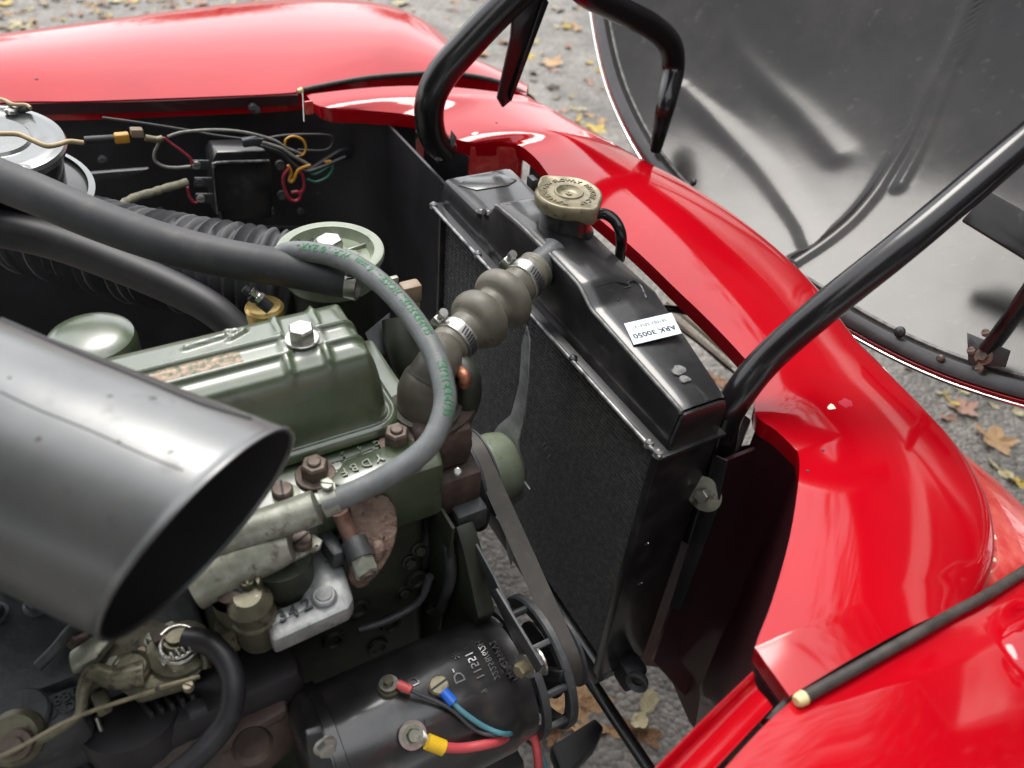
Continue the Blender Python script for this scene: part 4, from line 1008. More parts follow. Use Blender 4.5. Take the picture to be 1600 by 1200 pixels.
# inlet manifold casting far left bottom
im = thing('inlet_manifold', at(40, 1060, z=.68), 'dark grey cast manifold with faint raised numbers at the lower left', 'manifold')
zm = .762
prism('casting', [at(-120, 960, z=zm), at(0, 930, z=zm), at(60, 925, z=zm), at(80, 1010, z=zm), at(75, 1080, z=zm), at(125, 1062, z=zm), at(128, 1110, z=zm), at(60, 1150, z=zm), at(-120, 1220, z=zm)], (0, 0, -.05), 'cast_dark', im, .008)
lathe('round_boss', at(30, 1125, z=zm), Z, [(0, .024), (.006, .024), (.008, .022), (.008, 0)], 'cast_dark', im, 28)
for s_, px, py, q in [('70830', 90, 1095, .0135), ('CAD', 92, 1112, .012)]:
    O_ = at(px, py, z=zm+.0012); u = (at(px+40, py-18, z=zm)-at(px, py, z=zm)).normalized()
    text('cast_number', s_, q, flat(O_, u, Z.cross(u)), 'cast_dark', im, .0012)
tube('manifold_runner', [at(-140, 930, z=.72), at(-20, 925, z=.72), at(60, 915, z=.72)], .03, 'cast_dark', im, 20, 4)
# brown exhaust manifold
em = thing('exhaust_manifold', at(360, 1150, z=.50), 'rusty brown exhaust manifold deep in the lower part of the bay', 'manifold')
tube('runner', [at(200, 1260, z=.62), at(300, 1180, z=.63), at(380, 1130, z=.63), at(445, 1075, z=.63)], .05, 'manifold_brown', em, 24, 5)
prism('flange', [at(330, 1110, z=.68), at(430, 1060, z=.68), at(447, 1085, z=.68), at(448, 1110, z=.68), at(360, 1160, z=.68), at(300, 1190, z=.68)], (0, 0, -.015), 'manifold_brown', em, .005)
box('dark_body', at(330, 1080, z=.66), (.16, .10, .10), 'bay_black', em, bev=.015)
box('tab', at(308, 1107, z=.735), (.016, .012, .012), 'cast_dark', em, bev=.002)
lathe('inner_boss', at(395, 1165, z=.685), Z, [(0, .018), (.006, .014), (.006, 0)], 'manifold_brown', em, 20)
bc = tube('breather_hose', [at(288, 998, z=.80), at(325, 1005, z=.80), at(355, 1035, z=.795), at(365, 1080, z=.785), at(352, 1130, z=.77), at(310, 1180, z=.76), at(250, 1230, z=.75)], .0095, 'rubber_dark', None, 18, 8, label='thin black hose looping down beside the exhaust manifold', cat='hose')
# rusty disc and copper pipe
rd_ = thing('blanking_plate', at(585, 830, z=.80), 'pitted rusty blanking plate on the block side behind the copper pipe', 'plate')
dn = Vector((-.15, -.72, .68)).normalized(); DC = at(586, 838, y=.436)
_, du, dw = frame(dn, RT)
bm = bmesh.new(); pts = []
outl = [(545, 788), (575, 775), (600, 774), (614, 785), (621, 810), (620, 838), (610, 868), (590, 898), (565, 920), (545, 905), (552, 850), (548, 815)]
poly = crom([pl(a, b, DC, dn) for a, b in outl], 3)[:-1]
prism('disc', poly, -dn*.012, 'rust', rd_, .003)
tube('nub', [pl(590, 850, DC+dn*.001, dn), pl(592, 858, DC+dn*.004, dn), pl(588, 868, DC, dn)], .006, 'rust', rd_, 10, 3)
pp = thing('copper_pipe', at(560, 850, z=.82), 'short copper pipe ending in a black elbow and hex fitting', 'pipe')
tube('pipe', [at(531, 800, z=.86), at(540, 822, z=.848), at(556, 858, z=.834)], .0072, 'copper_pipe', pp, 18, 4)
tube('elbow', [at(524, 868, z=.815), at(535, 856, z=.82), at(556, 860, z=.826), at(578, 862, z=.820), at(592, 863, z=.815)], .0085, 'tube_black', pp, 18, 5)
K0 = at(553, 846, z=.836); kd = (K0-CAM).dot(FW)
fx = (at(570, 888, d=kd-.012)-K0).normalized()
lathe('collar', K0, fx, [(0, .008), (.0, .0115), (.019, .0115), (.019, .009)], 'cast_dark', pp, 24)
lathe('hex_fitting', K0+fx*.019, fx, [(0, .0105), (.013, .0105), (.0145, .009), (.0145, 0)], 'cast_alu', pp, 6, smooth=20)
lathe('fitting_end', K0+fx*.033, fx, [(0, .0075), (.003, .0065), (.003, .004), (.001, .003), (.001, 0)], 'rust_nut', pp, 18)
prism('valve_body', [at(487, 822, z=.835), at(508, 816, z=.835), at(530, 840, z=.835), at(538, 862, z=.835), at(520, 868, z=.835)], (0, 0, -.02), 'cast_dark', pp, .003)

# ================================================================== AIR TRUMPET
at_ = thing('air_trumpet', at(200, 760, d=.5), 'large satin black air intake trumpet with slanted open mouth at the left', 'air intake')
Mc = at(313, 830, d=.505); Bc = at(-320, 560, d=.56)
ax = (Mc-Bc).normalized()
e1 = (-(UP)+RT*-.42); e1 = (e1-ax*e1.dot(ax)).normalized(); e2 = ax.cross(e1)
if e2.dot(CAM-Mc) < 0: e2 = -e2
rr = .0765; al, be = -.33, .11
bm = bmesh.new(); segs = 96; V_ = []
Lc = (Mc-Bc).length
def crow(f, r_, ext=0):
    row = []
    for k in range(segs):
        a = 2*math.pi*k/segs; c, s_ = math.cos(a), math.sin(a)
        row.append(bm.verts.new(Bc+ax*(Lc*f+f*(rr*(al*c+be*s_))+ext)+(e1*c+e2*s_)*r_))
    return row
for f in [0, .2, .4, .6, .75, .88, .95, .985]: V_.append(crow(f, rr*(.96+.04*f)))
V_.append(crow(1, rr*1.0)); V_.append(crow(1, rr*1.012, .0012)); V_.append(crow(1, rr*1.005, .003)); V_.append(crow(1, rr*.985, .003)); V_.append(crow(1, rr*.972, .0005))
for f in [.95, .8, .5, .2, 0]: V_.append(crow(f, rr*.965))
for A_, B_ in zip(V_, V_[1:]):
    for k in range(segs): bm.faces.new((A_[k], A_[(k+1) % segs], B_[(k+1) % segs], B_[k]))
for f_ in bm.faces:
    pass
bm.faces.ensure_lookup_table()
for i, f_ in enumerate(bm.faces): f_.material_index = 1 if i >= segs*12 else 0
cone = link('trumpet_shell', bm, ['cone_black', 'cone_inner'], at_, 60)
tcn = bvh(cone)
tube('rolled_seam', on(tcn, [(0, 612), (60, 640), (140, 672), (220, 708), (286, 735)], -.0001), .0005, 'bay_black', at_, 8, 4)
tube('seam_edge', on(tcn, [(2, 500), (80, 534), (160, 567), (240, 600), (320, 633), (392, 655)], .0), .0018, 'bay_black', at_, 8, 4)
for q, s_ in [((172, 619), .0012), ((240, 622), .0016), ((15, 590), .0012), ((266, 706), .0015), ((185, 690), .0012), ((60, 686), .0014)]:
    chip(*q, s_*.6, 'bay_black', tcn, at_, 'dent_mark', ax=2.2, off=.0002)

# ================================================================== GENERATOR
gn = thing('generator', GC-X*.12-Z*.08, 'black cylindrical generator with three wired terminals at the bottom of the bay', 'generator')
gr2 = .070; g0 = GC+Vector((-.03, -.002, .004)); gax = X
lathe('body', g0-X*.235, X, [(.018, .0), (.018, .05), (.022, .064), (.03, gr2+.001), (.05, gr2+.001), (.051, gr2-.001), (.21, gr2-.001), (.215, gr2-.004), (.235, gr2-.006), (.235, 0)], 'generator_black', gn, 80)
lathe('end_band', g0-X*.195, X, [(0, gr2), (0, gr2+.003), (.010, gr2+.003), (.010, gr2)], 'generator_black', gn, 80)
radial = lambda px, py: None
gtree = bvh([o for o in gn.children if o.name.startswith('body')][0])
def gpt(px, py, off=0): return hit(gtree, px, py, off)
def term(px, py, nm, m, r_=.009, slot=False):
    P, n = gpt(px, py)
    if slot: return slotscrew(nm, P, n, r_, .006, m, gn, X+Z), P, n
    o = lathe(nm, P, n, [(0, r_*1.25), (.003, r_*1.25), (.003, r_), (.006, r_), (.006, r_*.55), (.013, r_*.55), (.013, 0)], m, gn, 20)
    return o, P, n
t1, P1_, n1_ = term(608, 1075, 'terminal', 'carb_metal', .0085); term(685, 1073, 'terminal_screw', 'cap_metal', .0095, True)
t3, P3_, n3_ = term(643, 1148, 'terminal', 'cast_alu', .0095)
hexnut('terminal_nut', P3_+n3_*.004, n3_, .0065, .006, 'rust_nut', gn)
def gtext(s_, px, py, size, m='generator_black'):
    P, n = gpt(px, py)
    if P is None: return
    O_ = Vector((P.x, g0.y, g0.z)); u0 = (P-O_); u0.x = 0
    return text('stamped_letter', s_, size, bend(O_, X, gr2-.0008, u0, ux_axis=False, flip=1), m, gn, .0010, .004)
for s_, px, py, q in [('DF', 643, 1062, .014), ('D-', 714, 1056, .015), ('H', 664, 1128, .015), ('11551', 741, 1040, .012), ('22258/6/2H', 762, 1030, .009), ('C39PV2', 778, 1024, .009), ('MADE', 790, 1044, .008), ('PAT', 800, 1052, .008), ('9', 756, 1080, .008), ('6', 727, 1013, .008), ('*', 706, 1028, .02)]:
    gtext(s_, px, py, q)
for a_, b_ in [((742, 1012), (766, 1055)), ((766, 1010), (786, 1060))]:
    pass
# windowed end bracket
ring_x = GC.x-.022
lathe('bracket_rim', Vector((ring_x-.004, GC.y, GC.z)), X, [(0, gr2-.006), (0, gr2+.001), (.008, gr2+.001), (.008, gr2-.006), (0, gr2-.006)], 'cast_dark', gn, 72)
lathe('bracket_rim', Vector((ring_x+.026, GC.y, GC.z)), X, [(0, gr2-.010), (0, gr2+.001), (.002, gr2+.003), (.008, gr2+.003), (.010, gr2-.001), (.010, gr2-.010), (0, gr2-.010)], 'cast_dark', gn, 72)
for k in range(9):
    a = 2*math.pi*k/9+.42; d = Vector((0, math.cos(a), math.sin(a)))
    box('bracket_spoke', Vector((ring_x+.014, GC.y, GC.z))+d*(gr2-.0035), (.030, .0065, .007), 'cast_dark', gn, ax=(X, d.cross(X), d), bev=.002)
lathe('bracket_core', Vector((ring_x-.002, GC.y, GC.z)), X, [(0, 0), (0, .03), (.02, .028), (.03, .018), (.03, 0)], 'bay_black', gn, 30)
lathe('pulley', Vector((.310, GC.y, GC.z)), X, [(0, 0), (0, .030), (.001, .042), (.004, .042), (.012, .032), (.024, .032), (.031, .042), (.034, .042), (.035, .03), (.035, 0)], 'cast_dark', gn, 48)
# adjusting link
al_ = thing('adjuster_link', at(760, 900, x=.28), 'thin slotted steel adjuster link bolted to the generator end', 'bracket')
prism('link_bar', [at(688, 770, x=.262), at(697, 768, x=.262), at(770, 900, x=.262), at(836, 1040, x=.262), at(822, 1046, x=.262), at(757, 905, x=.262)], (.003, 0, 0), 'cast_dark', al_, .0006)
prism('link_bar', [at(764, 925, x=.256), at(774, 920, x=.256), at(846, 1040, x=.256), at(838, 1052, x=.256)], (.003, 0, 0), 'cast_dark', al_, .0006)
Pb = at(822, 1040, x=.257)
hexhead('pinch_bolt', Pb, Vector((-1, -.3, .2)), .007, .010, 'cap_metal', al_, .012, wm='steel')
for k in range(3): lathe('washer', at(842, 1034, x=.264+k*.004), X, [(0, 0), (0, .013-k*.001), (.002, .013-k*.001), (.002, 0)], 'steel', al_, 24)
prism('lower_lug', [at(845, 1045, x=.30), at(876, 1050, x=.30), at(872, 1068, x=.30), at(850, 1066, x=.30)], (.01, 0, 0), 'cast_dark', al_, .003)
mb_ = prism('mounting_bracket', [at(480, 1150, y=.30), at(505, 1143, y=.30), at(530, 1230, y=.30), at(490, 1240, y=.30)], (0, .006, 0), 'cast_dark', gn, .002)
hexhead('mount_bolt', at(508, 1165, y=.298), Vector((0, -1, .3)), .007, .006, 'steel', gn, .009)
# wires on the generator
def lug(P, n, to, m, sleeve, r_, name='ring_lug'):
    return None
wr = thing('field_wire', P1_, 'thin grey wire with a red sleeve on the first generator terminal', 'wire')
W1 = [P1_+n1_*.007, gpt(622, 1079, .010)[0], gpt(650, 1088, .009)[0], gpt(700, 1107, .006)[0], gpt(740, 1138, .005)[0], gpt(775, 1145, .006)[0], at(808, 1150, z=.60), at(838, 1170, z=.57), at(850, 1200, z=.52)]
lathe('ring_lug', P1_+n1_*.0065, n1_, [(0, .004), (0, .009), (.0012, .009), (.0012, .004)], 'steel', wr, 20)
tube('wire', W1[1:], .0019, 'dark_cable', wr, 10, 8); tube('sleeve', [gpt(622, 1078, .010)[0], gpt(642, 1085, .0095)[0]], .0044, 'red_sleeve', wr, 14, 1)
wr = thing('earth_wire', gpt(690, 1080)[0], 'teal wire with a bright blue sleeve under the slotted generator screw', 'wire')
tube('wire', [gpt(695, 1088, .006)[0], gpt(720, 1112, .007)[0], gpt(755, 1133, .006)[0], gpt(785, 1141, .007)[0], at(812, 1143, z=.61), at(840, 1165, z=.58), at(853, 1200, z=.53)], .0026, 'teal_wire', wr, 12, 8)
tube('sleeve', [gpt(691, 1083, .006)[0], gpt(706, 1100, .0075)[0]], .0052, 'blue_sleeve', wr, 16, 1)
wr = thing('charge_wire', P3_, 'thick red cable with a yellow sleeve on the lowest generator terminal', 'wire')
lathe('ring_lug', P3_+n3_*.0032, n3_, [(0, .005), (0, .0128), (.0016, .0128), (.0016, .005)], 'steel', wr, 26)
prism('lug_tail', [gpt(652, 1146, .004)[0], gpt(660, 1140, .004)[0], gpt(668, 1152, .006)[0], gpt(662, 1163, .006)[0], gpt(652, 1160, .004)[0]], n3_*.0015, 'steel', wr, .0004)
tube('sleeve', [gpt(663, 1155, .0075)[0], gpt(688, 1163, .0085)[0]], .0072, 'yellow_sleeve', wr, 18, 1)
tube('wire', [gpt(686, 1163, .008)[0], gpt(720, 1163, .007)[0], gpt(770, 1152, .007)[0], at(808, 1143, z=.615), at(832, 1150, z=.60), at(840, 1180, z=.58), at(842, 1230, z=.54)], .0046, 'red_cable', wr, 16, 8)

# ================================================================== INNER WING ELECTRICS
YW = 1.215
rg = thing('voltage_regulator', at(378, 345, y=YW), 'square black voltage regulator box on the inner wing', 'regulator')
def RG(a, b, dy=0): return at(a, b, y=YW-dy)
prism('cover', [RG(332, 250, .03), RG(338, 238, .03), RG(415, 235, .03), RG(424, 248, .03), RG(428, 335, .03), RG(422, 343, .03), RG(345, 345, .03), RG(337, 337, .03)], (0, .045, 0), 'tank_black', rg, .003)
tube('cover_edge', [RG(334, 262, .034), RG(340, 254, .034), RG(420, 251, .034)], .0022, 'worn_edge', rg, 8, 3)
tube('cover_edge', [RG(333, 262, .033), RG(336, 300, .033), RG(340, 335, .033)], .001, 'worn_edge', rg, 8, 3)
for q in [(307, 258), (312, 285), (314, 310)]:
    o = prism('terminal_tab', [RG(q[0]-8, q[1]-7, .03), RG(q[0]+20, q[1]-7, .03), RG(q[0]+20, q[1]+8, .03), RG(q[0]-8, q[1]+8, .03)], (0, .004, 0), 'cast_dark', rg, .001)
    slotscrew('terminal_screw', RG(*q, .03), Vector((-.2, -1, .3)), .006, .004, 'steel' if q[1] != 285 else 'cast_dark', o)
for q in [(437, 258), (440, 305)]: lathe('terminal', RG(*q, .02), Vector((0, -1, .3)), [(0, .008), (.006, .007), (.006, 0)], 'cast_dark', rg, 14)
for q in [(344, 337), (426, 330)]: box('foot_clip', RG(*q, .032), (.004, .003, .012), 'cast_dark', rg, bev=0)
def wire(label, pts, r_, m, dy=.03, name='wire'):
    return tube(name, [RG(a, b, dy) for a, b in pts], r_, m, None, 10, 8, label=label, cat='wire')
wire('pale grey wire arching over the black regulator box', [(262, 214), (272, 210), (290, 206), (330, 203), (370, 205), (402, 211), (430, 220), (446, 230), (470, 240)], .0022, 'grey_cable')
wire('pale grey wire hooking down to the upper regulator terminal', [(253, 214), (246, 228), (241, 240), (243, 252), (256, 260), (275, 262), (298, 260)], .0022, 'grey_cable')
wire('dark red wire reaching the upper regulator terminal', [(256, 215), (270, 226), (285, 237), (298, 248), (300, 256)], .0019, 'red_wire')
wire('short red wire below the middle regulator terminal', [(293, 292), (296, 306), (303, 316), (310, 316)], .0019, 'red_wire')
wire('black wire sweeping right from behind the regulator', [(400, 226), (420, 232), (440, 240), (460, 258), (478, 268), (500, 262), (540, 245)], .0026, 'dark_cable')
wire('long thin dark wire running high along the inner wing', [(160, 184), (220, 192), (290, 203), (340, 212), (400, 218), (440, 212), (480, 210), (516, 212), (519, 226), (505, 235), (465, 234)], .0018, 'dark_cable', .02)
wire('second dark cable on the inner wing below the first', [(410, 222), (440, 232), (455, 242), (480, 256)], .0026, 'grey_cable', .035)
wire('orange wire loop on the inner wing', [(445, 228), (447, 218), (458, 213), (472, 218), (478, 230), (474, 241), (462, 245)], .0018, 'orange_wire')
wire('orange wire zigzag right of the regulator', [(450, 258), (455, 270), (452, 283), (458, 282), (466, 266), (478, 260), (485, 258)], .0024, 'orange_wire', .04)
wire('crimson wire loop hanging beside the regulator', [(452, 263), (443, 275), (444, 292), (452, 310), (462, 314), (469, 308), (466, 300), (455, 301)], .0026, 'red_wire', .045)
wire('dark crimson wire loop behind the orange zigzag', [(466, 265), (473, 275), (475, 292), (470, 302)], .0024, 'red_wire', .04)
wire('upper green wire curling to a yellow tab', [(476, 268), (492, 272), (508, 264), (518, 255), (520, 262), (512, 276), (494, 284), (480, 280)], .0019, 'green_wire')
tb_ = prism('yellow_tab', [RG(507, 252, .03), RG(518, 251, .03), RG(521, 258, .03), RG(512, 263, .03)], (0, .003, 0), 'orange_wire', None, .0005, label='small yellow terminal tab at the end of the green wire', cat='terminal')
tube('taped_cable', [at(182, 330, y=1.13), at(196, 316, y=1.14), at(215, 307, y=1.15), at(240, 300, y=1.16), at(262, 293, y=1.17), at(292, 285, y=1.18)], .0058, 'cloth_tape', None, 9, 3, rf=lambda t: 1+.12*math.sin(t*40), label='cloth taped cable leading to the middle regulator terminal', cat='cable')
wj = thing('wire_joint', RG(215, 220), 'orange and grey wire joint with clear sleeve on the inner wing', 'connector')
prism('orange_sleeve', [RG(179, 212, .03), RG(202, 210, .03), RG(204, 224, .03), RG(181, 226, .03)], (0, .012, 0), 'orange_wire', wj, .002)
prism('grey_block', [RG(204, 203, .03), RG(224, 203, .03), RG(226, 216, .03), RG(206, 216, .03)], (0, .012, 0), 'tan_plastic', wj, .002)
tube('clear_sleeve', [RG(132, 219, .03), RG(178, 216, .03)], .005, 'rubber', wj, 12, 1)
tube('crimp', [RG(227, 215, .03), RG(244, 218, .03), RG(254, 216, .03)], .0045, 'cap_metal', wj, 10, 3)
cl_ = box('cable_clip', RG(392, 221, .03), (.026, .012, .012), 'cast_dark', None, label='dark metal cable clip above the regulator box', cat='clip')
# pressed dents of the inner wing: a shelf bracket
tube('swage_line', [at(a, b, y=1.25) for a, b in [(150, 345), (300, 352), (450, 358), (600, 352)]], .006, 'bay_black', car, 10, 4, flat=.6)
for q in [(400, 172), (395, 168), (560, 232), (600, 300), (470, 330), (250, 330), (160, 250), (620, 240), (500, 300)]:
    hexhead('panel_screw', at(*q, y=1.262), (0, -1, .3), .005, .004, 'cast_dark', car, .007)
prism('wing_stay', [at(532, 235, y=1.2), at(655, 205, y=1.2), at(655, 217, y=1.2), at(500, 262, y=1.2), at(480, 268, y=1.2)], (0, .01, 0), 'bay_black', car, .003)
prism('wing_bracket', [at(135, 272, y=1.22), at(180, 268, y=1.22), at(235, 264, y=1.22), at(200, 280, y=1.22), at(140, 290, y=1.22)], (0, .01, 0), 'cast_dark', car, .003)
tube('corner_wire', [at(473, 145, z=.886), at(474, 165, z=.875), at(475, 190, z=.86)], .0008, 'steel', car, 6, 3)
box('notch_tab', at(483, 168, z=.882), (.012, .003, .02), 'red_orange', car, bev=0)

# ================================================================== AIR CLEANER (left top)
ac = thing('air_cleaner', at(-8, 260, z=.93), 'round black air cleaner drum with grey lid at the upper left edge', 'air cleaner')
AC = at(-14, 216, z=.985); An = Vector((.10, -.12, 1)).normalized()
lathe('lid', AC, An, [(-.012, .071), (-.004, .073), (0, .071), (.001, .066), (.003, .060), (.001, .052), (.001, .040), (.004, .037), (.004, 0)], 'air_can', ac, 64)
lathe('drum', AC-An*.07, An, [(0, .078), (.002, .09), (.006, .0905), (.01, .078), (.012, .066), (.058, .066)], 'tank_black', ac, 64)
lathe('base_ring', AC-An*.064, An, [(0, .086), (.001, .094), (.004, .095), (.006, .088)], 'air_can', ac, 64)
slotscrew('lid_screw', at(18, 175, z=.992), An, .007, .005, 'steel', ac)
tube('lid_clip', [at(28, 172, z=.992), at(38, 170, z=.994), at(46, 168, z=.994)], .004, 'cast_dark', ac, 10, 2)
bcab = tube('beige_cable', [at(-60, 208, z=1.005), at(0, 209, z=1.005), at(28, 210, z=1.003), at(48, 218, z=1.0), at(72, 228, z=.995), at(90, 226, z=.99), at(108, 221, z=.985), at(130, 223, z=.98)], .0027, 'beige_cable', None, 10, 8, label='long beige cable crossing the air cleaner lid with a free end', cat='cable')
tube('beige_cable', [at(-60, 150, z=1.0), at(0, 155, z=1.0), at(20, 163, z=1.0), at(40, 164, z=.998), at(48, 169, z=.996)], .0022, 'beige_cable', None, 10, 6, label='short beige cable clipped beside the air cleaner lid screw', cat='cable')

# ================================================================== LOWER BAY ODDS
tube('steering_rod', [at(903, 1035, x=.42), at(940, 1090, x=.44), at(990, 1165, x=.46), at(1040, 1240, x=.48)], .0085, 'tube_black', None, 16, 4, label='thin straight black rod slanting down below the generator pulley', cat='rod')
cs = thing('chassis', (.3, .5, .2), 'dark chassis crossmember and undertray below the engine', 'chassis')
box('crossmember', (-.1, .32, .30), (.42, .12, .12), 'bay_black', cs, bev=.01)
box('undertray', (-.1, .75, .22), (.62, 1.1, .05), 'bay_black', cs, bev=.01)
box('far_rail', (.35, 1.02, .35), (.9, .1, .1), 'bay_black', cs, bev=.01)
prism('tow_bracket', [at(860, 1165, z=.34), at(930, 1120, z=.34), at(945, 1135, z=.34), at(930, 1165, z=.34), at(880, 1215, z=.34)], (0, 0, -.03), 'bay_black', cs, .005)
box('lower_arm', at(640, 1260, z=.34), (.3, .06, .05), 'bay_black', cs, bev=.01)
# front bumper / number plate seen through the gap
gp = thing('front_grille', at(1090, 540, z=.55), 'cream slatted panel glimpsed through the gap between radiator and red panel', 'grille')
for k in range(5):
    a, b = at(1035+k*9, 470-k*7+10, z=.5), at(1140+k*8, 575-k*13, z=.5)
    d = (b-a).normalized()
    box('slat', (a+b)/2+Z*.002*k, ((b-a).length, .011, .008), 'cream', gp, ax=(d, Z.cross(d), Z), bev=.001)
tube('cross_wire', [at(1035, 495, z=.56), at(1090, 535, z=.56), at(1150, 585, z=.56)], .0025, 'tube_black', gp, 8, 3)
tube('cross_strap', [at(1030, 482, z=.70), at(1060, 484, z=.70), at(1096, 492, z=.70)], .007, 'tube_black', gp, 10, 3, flat=.5)

# ================================================================== TREES round the yard (mirrored only; near ones added to block sky light and darken reflections)
mat('bark', (.06, .05, .04), (.11, .09, .07), rough=.9, scale=8)
mat('foliage', (.05, .07, .02), (.12, .09, .03), rough=.6, scale=2)
def tree_mesh(seed, h, rad_, lowf, dn_=70):
    r = random.Random(seed); bm = bmesh.new()
    for c in range(dn_):
        a = r.uniform(0, 6.28); q = rad_*math.sqrt(r.random()); zz = h*(lowf+(1-lowf)*r.random()); q *= 1-.6*((zz/h-lowf)/(1-lowf))**2
        C_ = Vector((q*math.cos(a), q*math.sin(a), zz))
        for k in range(70):
            d = Vector((r.gauss(0, 1), r.gauss(0, 1), r.gauss(0, .8)))*rad_*.17
            u = Vector((r.gauss(0, 1), r.gauss(0, 1), r.gauss(0, 1))).normalized(); w = u.orthogonal().normalized(); s_ = r.uniform(.06, .12)
            p = C_+d; bm.faces.new([bm.verts.new(p+u*s_), bm.verts.new(p+w*s_*.6), bm.verts.new(p-u*s_), bm.verts.new(p-w*s_*.6)])
    return bm
def tree(loc, h, rad_, seed, label, lowf=.18):
    t = thing('tree', Vector(loc), label, 'tree', 'trees round the yard')
    L = Vector(loc)
    bm = tree_mesh(seed, h, rad_, lowf, 420 if seed == 104 or seed == 105 else 110); bmesh.ops.translate(bm, verts=bm.verts[:], vec=L); link_raw('crown', bm, 'foliage', t, 0)  # thicker crowns on two added trees, for darker reflections
    tr = tube('trunk', [L, L+Vector((.1, .05, h*.3)), L+Vector((-.05, .1, h*.6)), L+Vector((0, 0, h*.85))], .2, 'bark', t, 10, 4, rf=lambda q: 1.2-.9*q)
    r = random.Random(seed+5)
    for k in range(5):
        a = k*1.3; z0 = h*(.3+.1*k); tube('limb', [L+Vector((0, 0, z0)), L+Vector((math.cos(a)*rad_*.5, math.sin(a)*rad_*.5, z0+h*.12)), L+Vector((math.cos(a)*rad_*.85, math.sin(a)*rad_*.85, z0+h*.16))], .07, 'bark', t, 6, 3, rf=lambda q: 1-.7*q)
for i, (x_, y_, h_, r_, lab) in enumerate([(-4.5, -3.6, 6.5, 2.4, 'leafy tree behind the camera, leftmost of the row beside the car'), (-.5, -4.0, 7, 2.6, 'leafy tree straight behind the camera beside the car'), (3.6, -3.8, 6.2, 2.4, 'leafy tree behind the camera, level with the open bonnet'), (7.5, -3, 6, 2.3, 'leafy tree at the right end of the near row, past the bonnet'),  # unseen row added to hold back light from the camera side
    (5.2, 1.0, 9.5, 2.8, 'tall leafy tree just ahead of the open bonnet'),  # unseen, added so the red panel mirrors foliage instead of sky
    (-4.8, 0.2, 9, 2.6, 'leafy tree behind the rear of the car'), (-8.5, -3.2, 8, 2.8, 'leafy tree off the far rear corner of the car'),  # unseen pair added to darken what the bonnet underside mirrors
    (-11, 30, 4.5, 3, 'distant tree beyond the far wing, leftmost'), (-3, 31, 4.5, 3.2, 'distant tree beyond the far wing, second from the left'), (6, 30, 4.3, 3, 'distant tree beyond the far wing, middle'), (14, 28, 4.8, 3.2, 'distant tree beyond the far wing, right of the middle'), (24, 20, 4.5, 3, 'distant tree ahead of the car at the far side'), (28, 7, 4.6, 3.2, 'distant tree straight ahead of the car')]):
    tree((x_, y_, 0), h_, r_, 100+i, lab)

# ================================================================== LEAVES
def leaf_mesh(kind, seed):
    r = random.Random(seed); bm = bmesh.new(); n = 40; c = bm.verts.new((0, 0, .004)); ring = []; mid = []
    for k in range(n):
        a = 2*math.pi*k/n
        if kind == 0:   # lobed
            q = .55+.45*abs(math.cos(2.5*a))**1.3*(1 if math.cos(a) > -.85 else .5)
        elif kind == 1: q = .45+.18*math.cos(2*a)+.12*math.cos(7*a)
        else: q = (.42+.32*math.cos(2*a))
        q *= .9+.2*r.random()
        z_ = .10*math.sin(a*2+seed)+.06*r.random()
        ring.append(bm.verts.new((q*math.cos(a), q*.8*math.sin(a), z_+.24*q*q*(1 if kind else .6))))
        mid.append(bm.verts.new((.5*q*math.cos(a), .4*q*math.sin(a), .03*math.sin(a*6)+.02)))
    for k in range(n):
        k2 = (k+1) % n; bm.faces.new((c, mid[k], mid[k2])); bm.faces.new((mid[k], ring[k], ring[k2], mid[k2]))
    me = bpy.data.meshes.new('leaf'); bm.to_mesh(me); bm.free()
    me.polygons.foreach_set('use_smooth', [True]*len(me.polygons)); return me
LC = [('leaf_tan', (.40, .24, .12), (.5, .33, .18)), ('leaf_brown', (.20, .10, .05), (.3, .17, .09)), ('leaf_yellow', (.55, .42, .08), (.5, .36, .12)), ('leaf_pale', (.42, .37, .22), (.5, .45, .28)), ('leaf_pink', (.36, .2, .15), (.42, .27, .2)), ('leaf_dark', (.06, .045, .03), (.1, .07, .05))]
for n_, a, b in LC: mat(n_, a, b, rough=.65, scale=8, mix=(.35, .65), bump=.4, bscale=14, bdist=.05)
LM = {}
for k in range(3):
    for s_ in range(3):
        for ln, _, _ in LC:
            pass
base_meshes = [leaf_mesh(k, s_) for k in range(3) for s_ in range(3)]
cnames = {'leaf_tan': 'tan', 'leaf_brown': 'brown', 'leaf_yellow': 'yellow', 'leaf_pale': 'pale olive', 'leaf_pink': 'pinkish brown', 'leaf_dark': 'blackish'}
shp = ['lobed', 'ragged', 'oval']
cache = {}
occ = [bvh(o) for o in (wingf, panel, nose, inner, wingn)]
generic = []
def leaf(px, py, size, color, kind, label=None, z=None):
    if not label:
        if not (-20 < px < 1620 and -20 < py < 1220) or any(t_.ray_cast(CAM, ray(px, py).normalized())[0] is not None for t_ in occ): return
    v = rnd.randrange(3); key = (kind*3+v, color)
    if key not in cache:
        me = base_meshes[key[0]].copy(); me.materials.append(MT[color]); cache[key] = me
    o = bpy.data.objects.new('fallen_leaf', cache[key]); COL.objects.link(o)
    P = at(px, py, z=.0) if z is None else at(px, py, z=z); o.location = P+Z*(.001+rnd.random()*.003)
    o.scale = (size, size, size); o.rotation_euler = (rnd.uniform(-.15, .15), rnd.uniform(-.15, .15), rnd.uniform(0, 6.28))
    tag(o, label, 'leaf', 'fallen leaves on the tarmac')
    if not label: generic.append((px, py, size, color, kind, o))
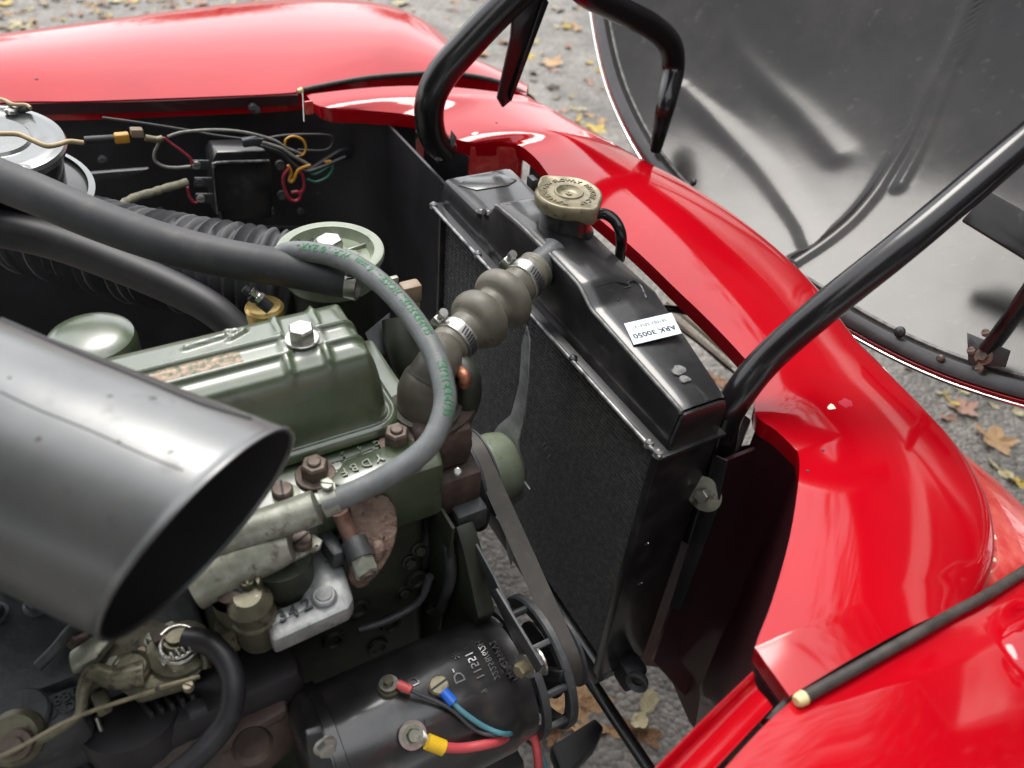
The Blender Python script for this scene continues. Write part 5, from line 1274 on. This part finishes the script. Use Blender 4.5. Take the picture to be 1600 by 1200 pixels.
special = [(1485, 628, .032, 'leaf_yellow', 2, 'bright yellow oval leaf right of the red panel below the bonnet edge'), (1505, 640, .05, 'leaf_pink', 0, 'pinkish lobed leaf touching the bright yellow leaf'), (1480, 655, .04, 'leaf_pink', 1, 'pinkish ragged leaf just below the bright yellow leaf'),
 (1555, 690, .06, 'leaf_tan', 0, 'large tan lobed leaf at the right, below the yellow leaf'), (1585, 640, .045, 'leaf_pale', 2, 'pale oval leaf near the right edge beside the bonnet'), (1560, 735, .05, 'leaf_pale', 2, 'pale leaf close to the red panel edge at the right'), (1590, 755, .055, 'leaf_yellow', 1, 'dull yellow ragged leaf at the right edge of the view'), (1548, 620, .035, 'leaf_pink', 1, 'small pinkish leaf under the chrome bonnet strip'), (1420, 575, .035, 'leaf_tan', 1, 'small tan leaf between red panel and bonnet strip'),
 (1500, 610, .04, 'leaf_pale', 1, 'pale leaf right under the chrome strip'), (1065, 465, .06, 'leaf_yellow', 2, 'yellow leaf seen through the gap beside the radiator'), (1120, 595, .05, 'leaf_brown', 1, 'orange brown leaf in the gap beside the radiator'),
 (890, 1105, .075, 'leaf_tan', 0, 'big veined tan leaf under the generator pulley'), (905, 1080, .055, 'leaf_brown', 1, 'brown curled leaf close behind the big veined leaf'), (950, 1142, .045, 'leaf_tan', 2, 'small orange tan leaf beside the slanting black rod'), (1005, 1115, .06, 'leaf_pale', 2, 'pale ribbed oval leaf below the radiator bracket'), (1000, 1145, .06, 'leaf_brown', 1, 'brown leaf tucked below the pale ribbed leaf'), (870, 1140, .06, 'leaf_brown', 1, 'brown leaf by the red cable end'),
 (860, 100, .07, 'leaf_tan', 0, 'tan lobed leaf beyond the fork of the hinge arm'), (900, 45, .08, 'leaf_tan', 1, 'broad pale orange leaf heap piece near the top middle')]
for s_ in special: leaf(*s_[:5], label=s_[5])
cols = ['leaf_tan', 'leaf_tan', 'leaf_pale', 'leaf_pink', 'leaf_brown', 'leaf_yellow', 'leaf_dark', 'leaf_pale']
def scatter(x0_, x1_, y0_, y1_, n, lo=.028, hi=.06):
    for _ in range(n):
        leaf(rnd.uniform(x0_, x1_), rnd.uniform(y0_, y1_), rnd.uniform(lo, hi), rnd.choice(cols), rnd.choice((0, 1, 1, 2)))
scatter(-20, 420, -20, 50, 190, .015, .05); scatter(560, 720, -30, 60, 22); scatter(700, 960, -20, 230, 80, .02, .05); scatter(850, 1090, 100, 320, 22); scatter(1330, 1600, 520, 790, 14, .015, .035)

ordn = ['first', 'second', 'third', 'fourth', 'fifth', 'sixth', 'seventh', 'eighth', 'ninth', 'tenth', 'eleventh', 'twelfth', 'thirteenth', 'fourteenth', 'fifteenth', 'sixteenth']
regs = {}
for g_ in generic:
    px, py = g_[0], g_[1]
    rg_ = 'above the far red wing, left part' if px < 230 else 'above the far red wing, middle part' if px < 640 else 'near the fork of the hinge arm' if px < 860 and py < 110 else 'between hinge arm and red panel' if px < 860 else 'left of the bonnet, upper part' if px < 1100 and py < 110 else 'left of the bonnet, lower part' if px < 1100 else 'right of the red front panel'
    regs.setdefault((rg_, g_[3], g_[4]), []).append(g_)
for (rg_, c_, k_), L in regs.items():
    L.sort(key=lambda q: q[0])
    for i, q in enumerate(L):
        q[5]['label'] = ('%s %s leaf %s' % (cnames[c_], shp[k_], rg_) if len(L) == 1 else '%s %s leaf %s, %s from the left' % (cnames[c_], shp[k_], rg_, ordn[i]))
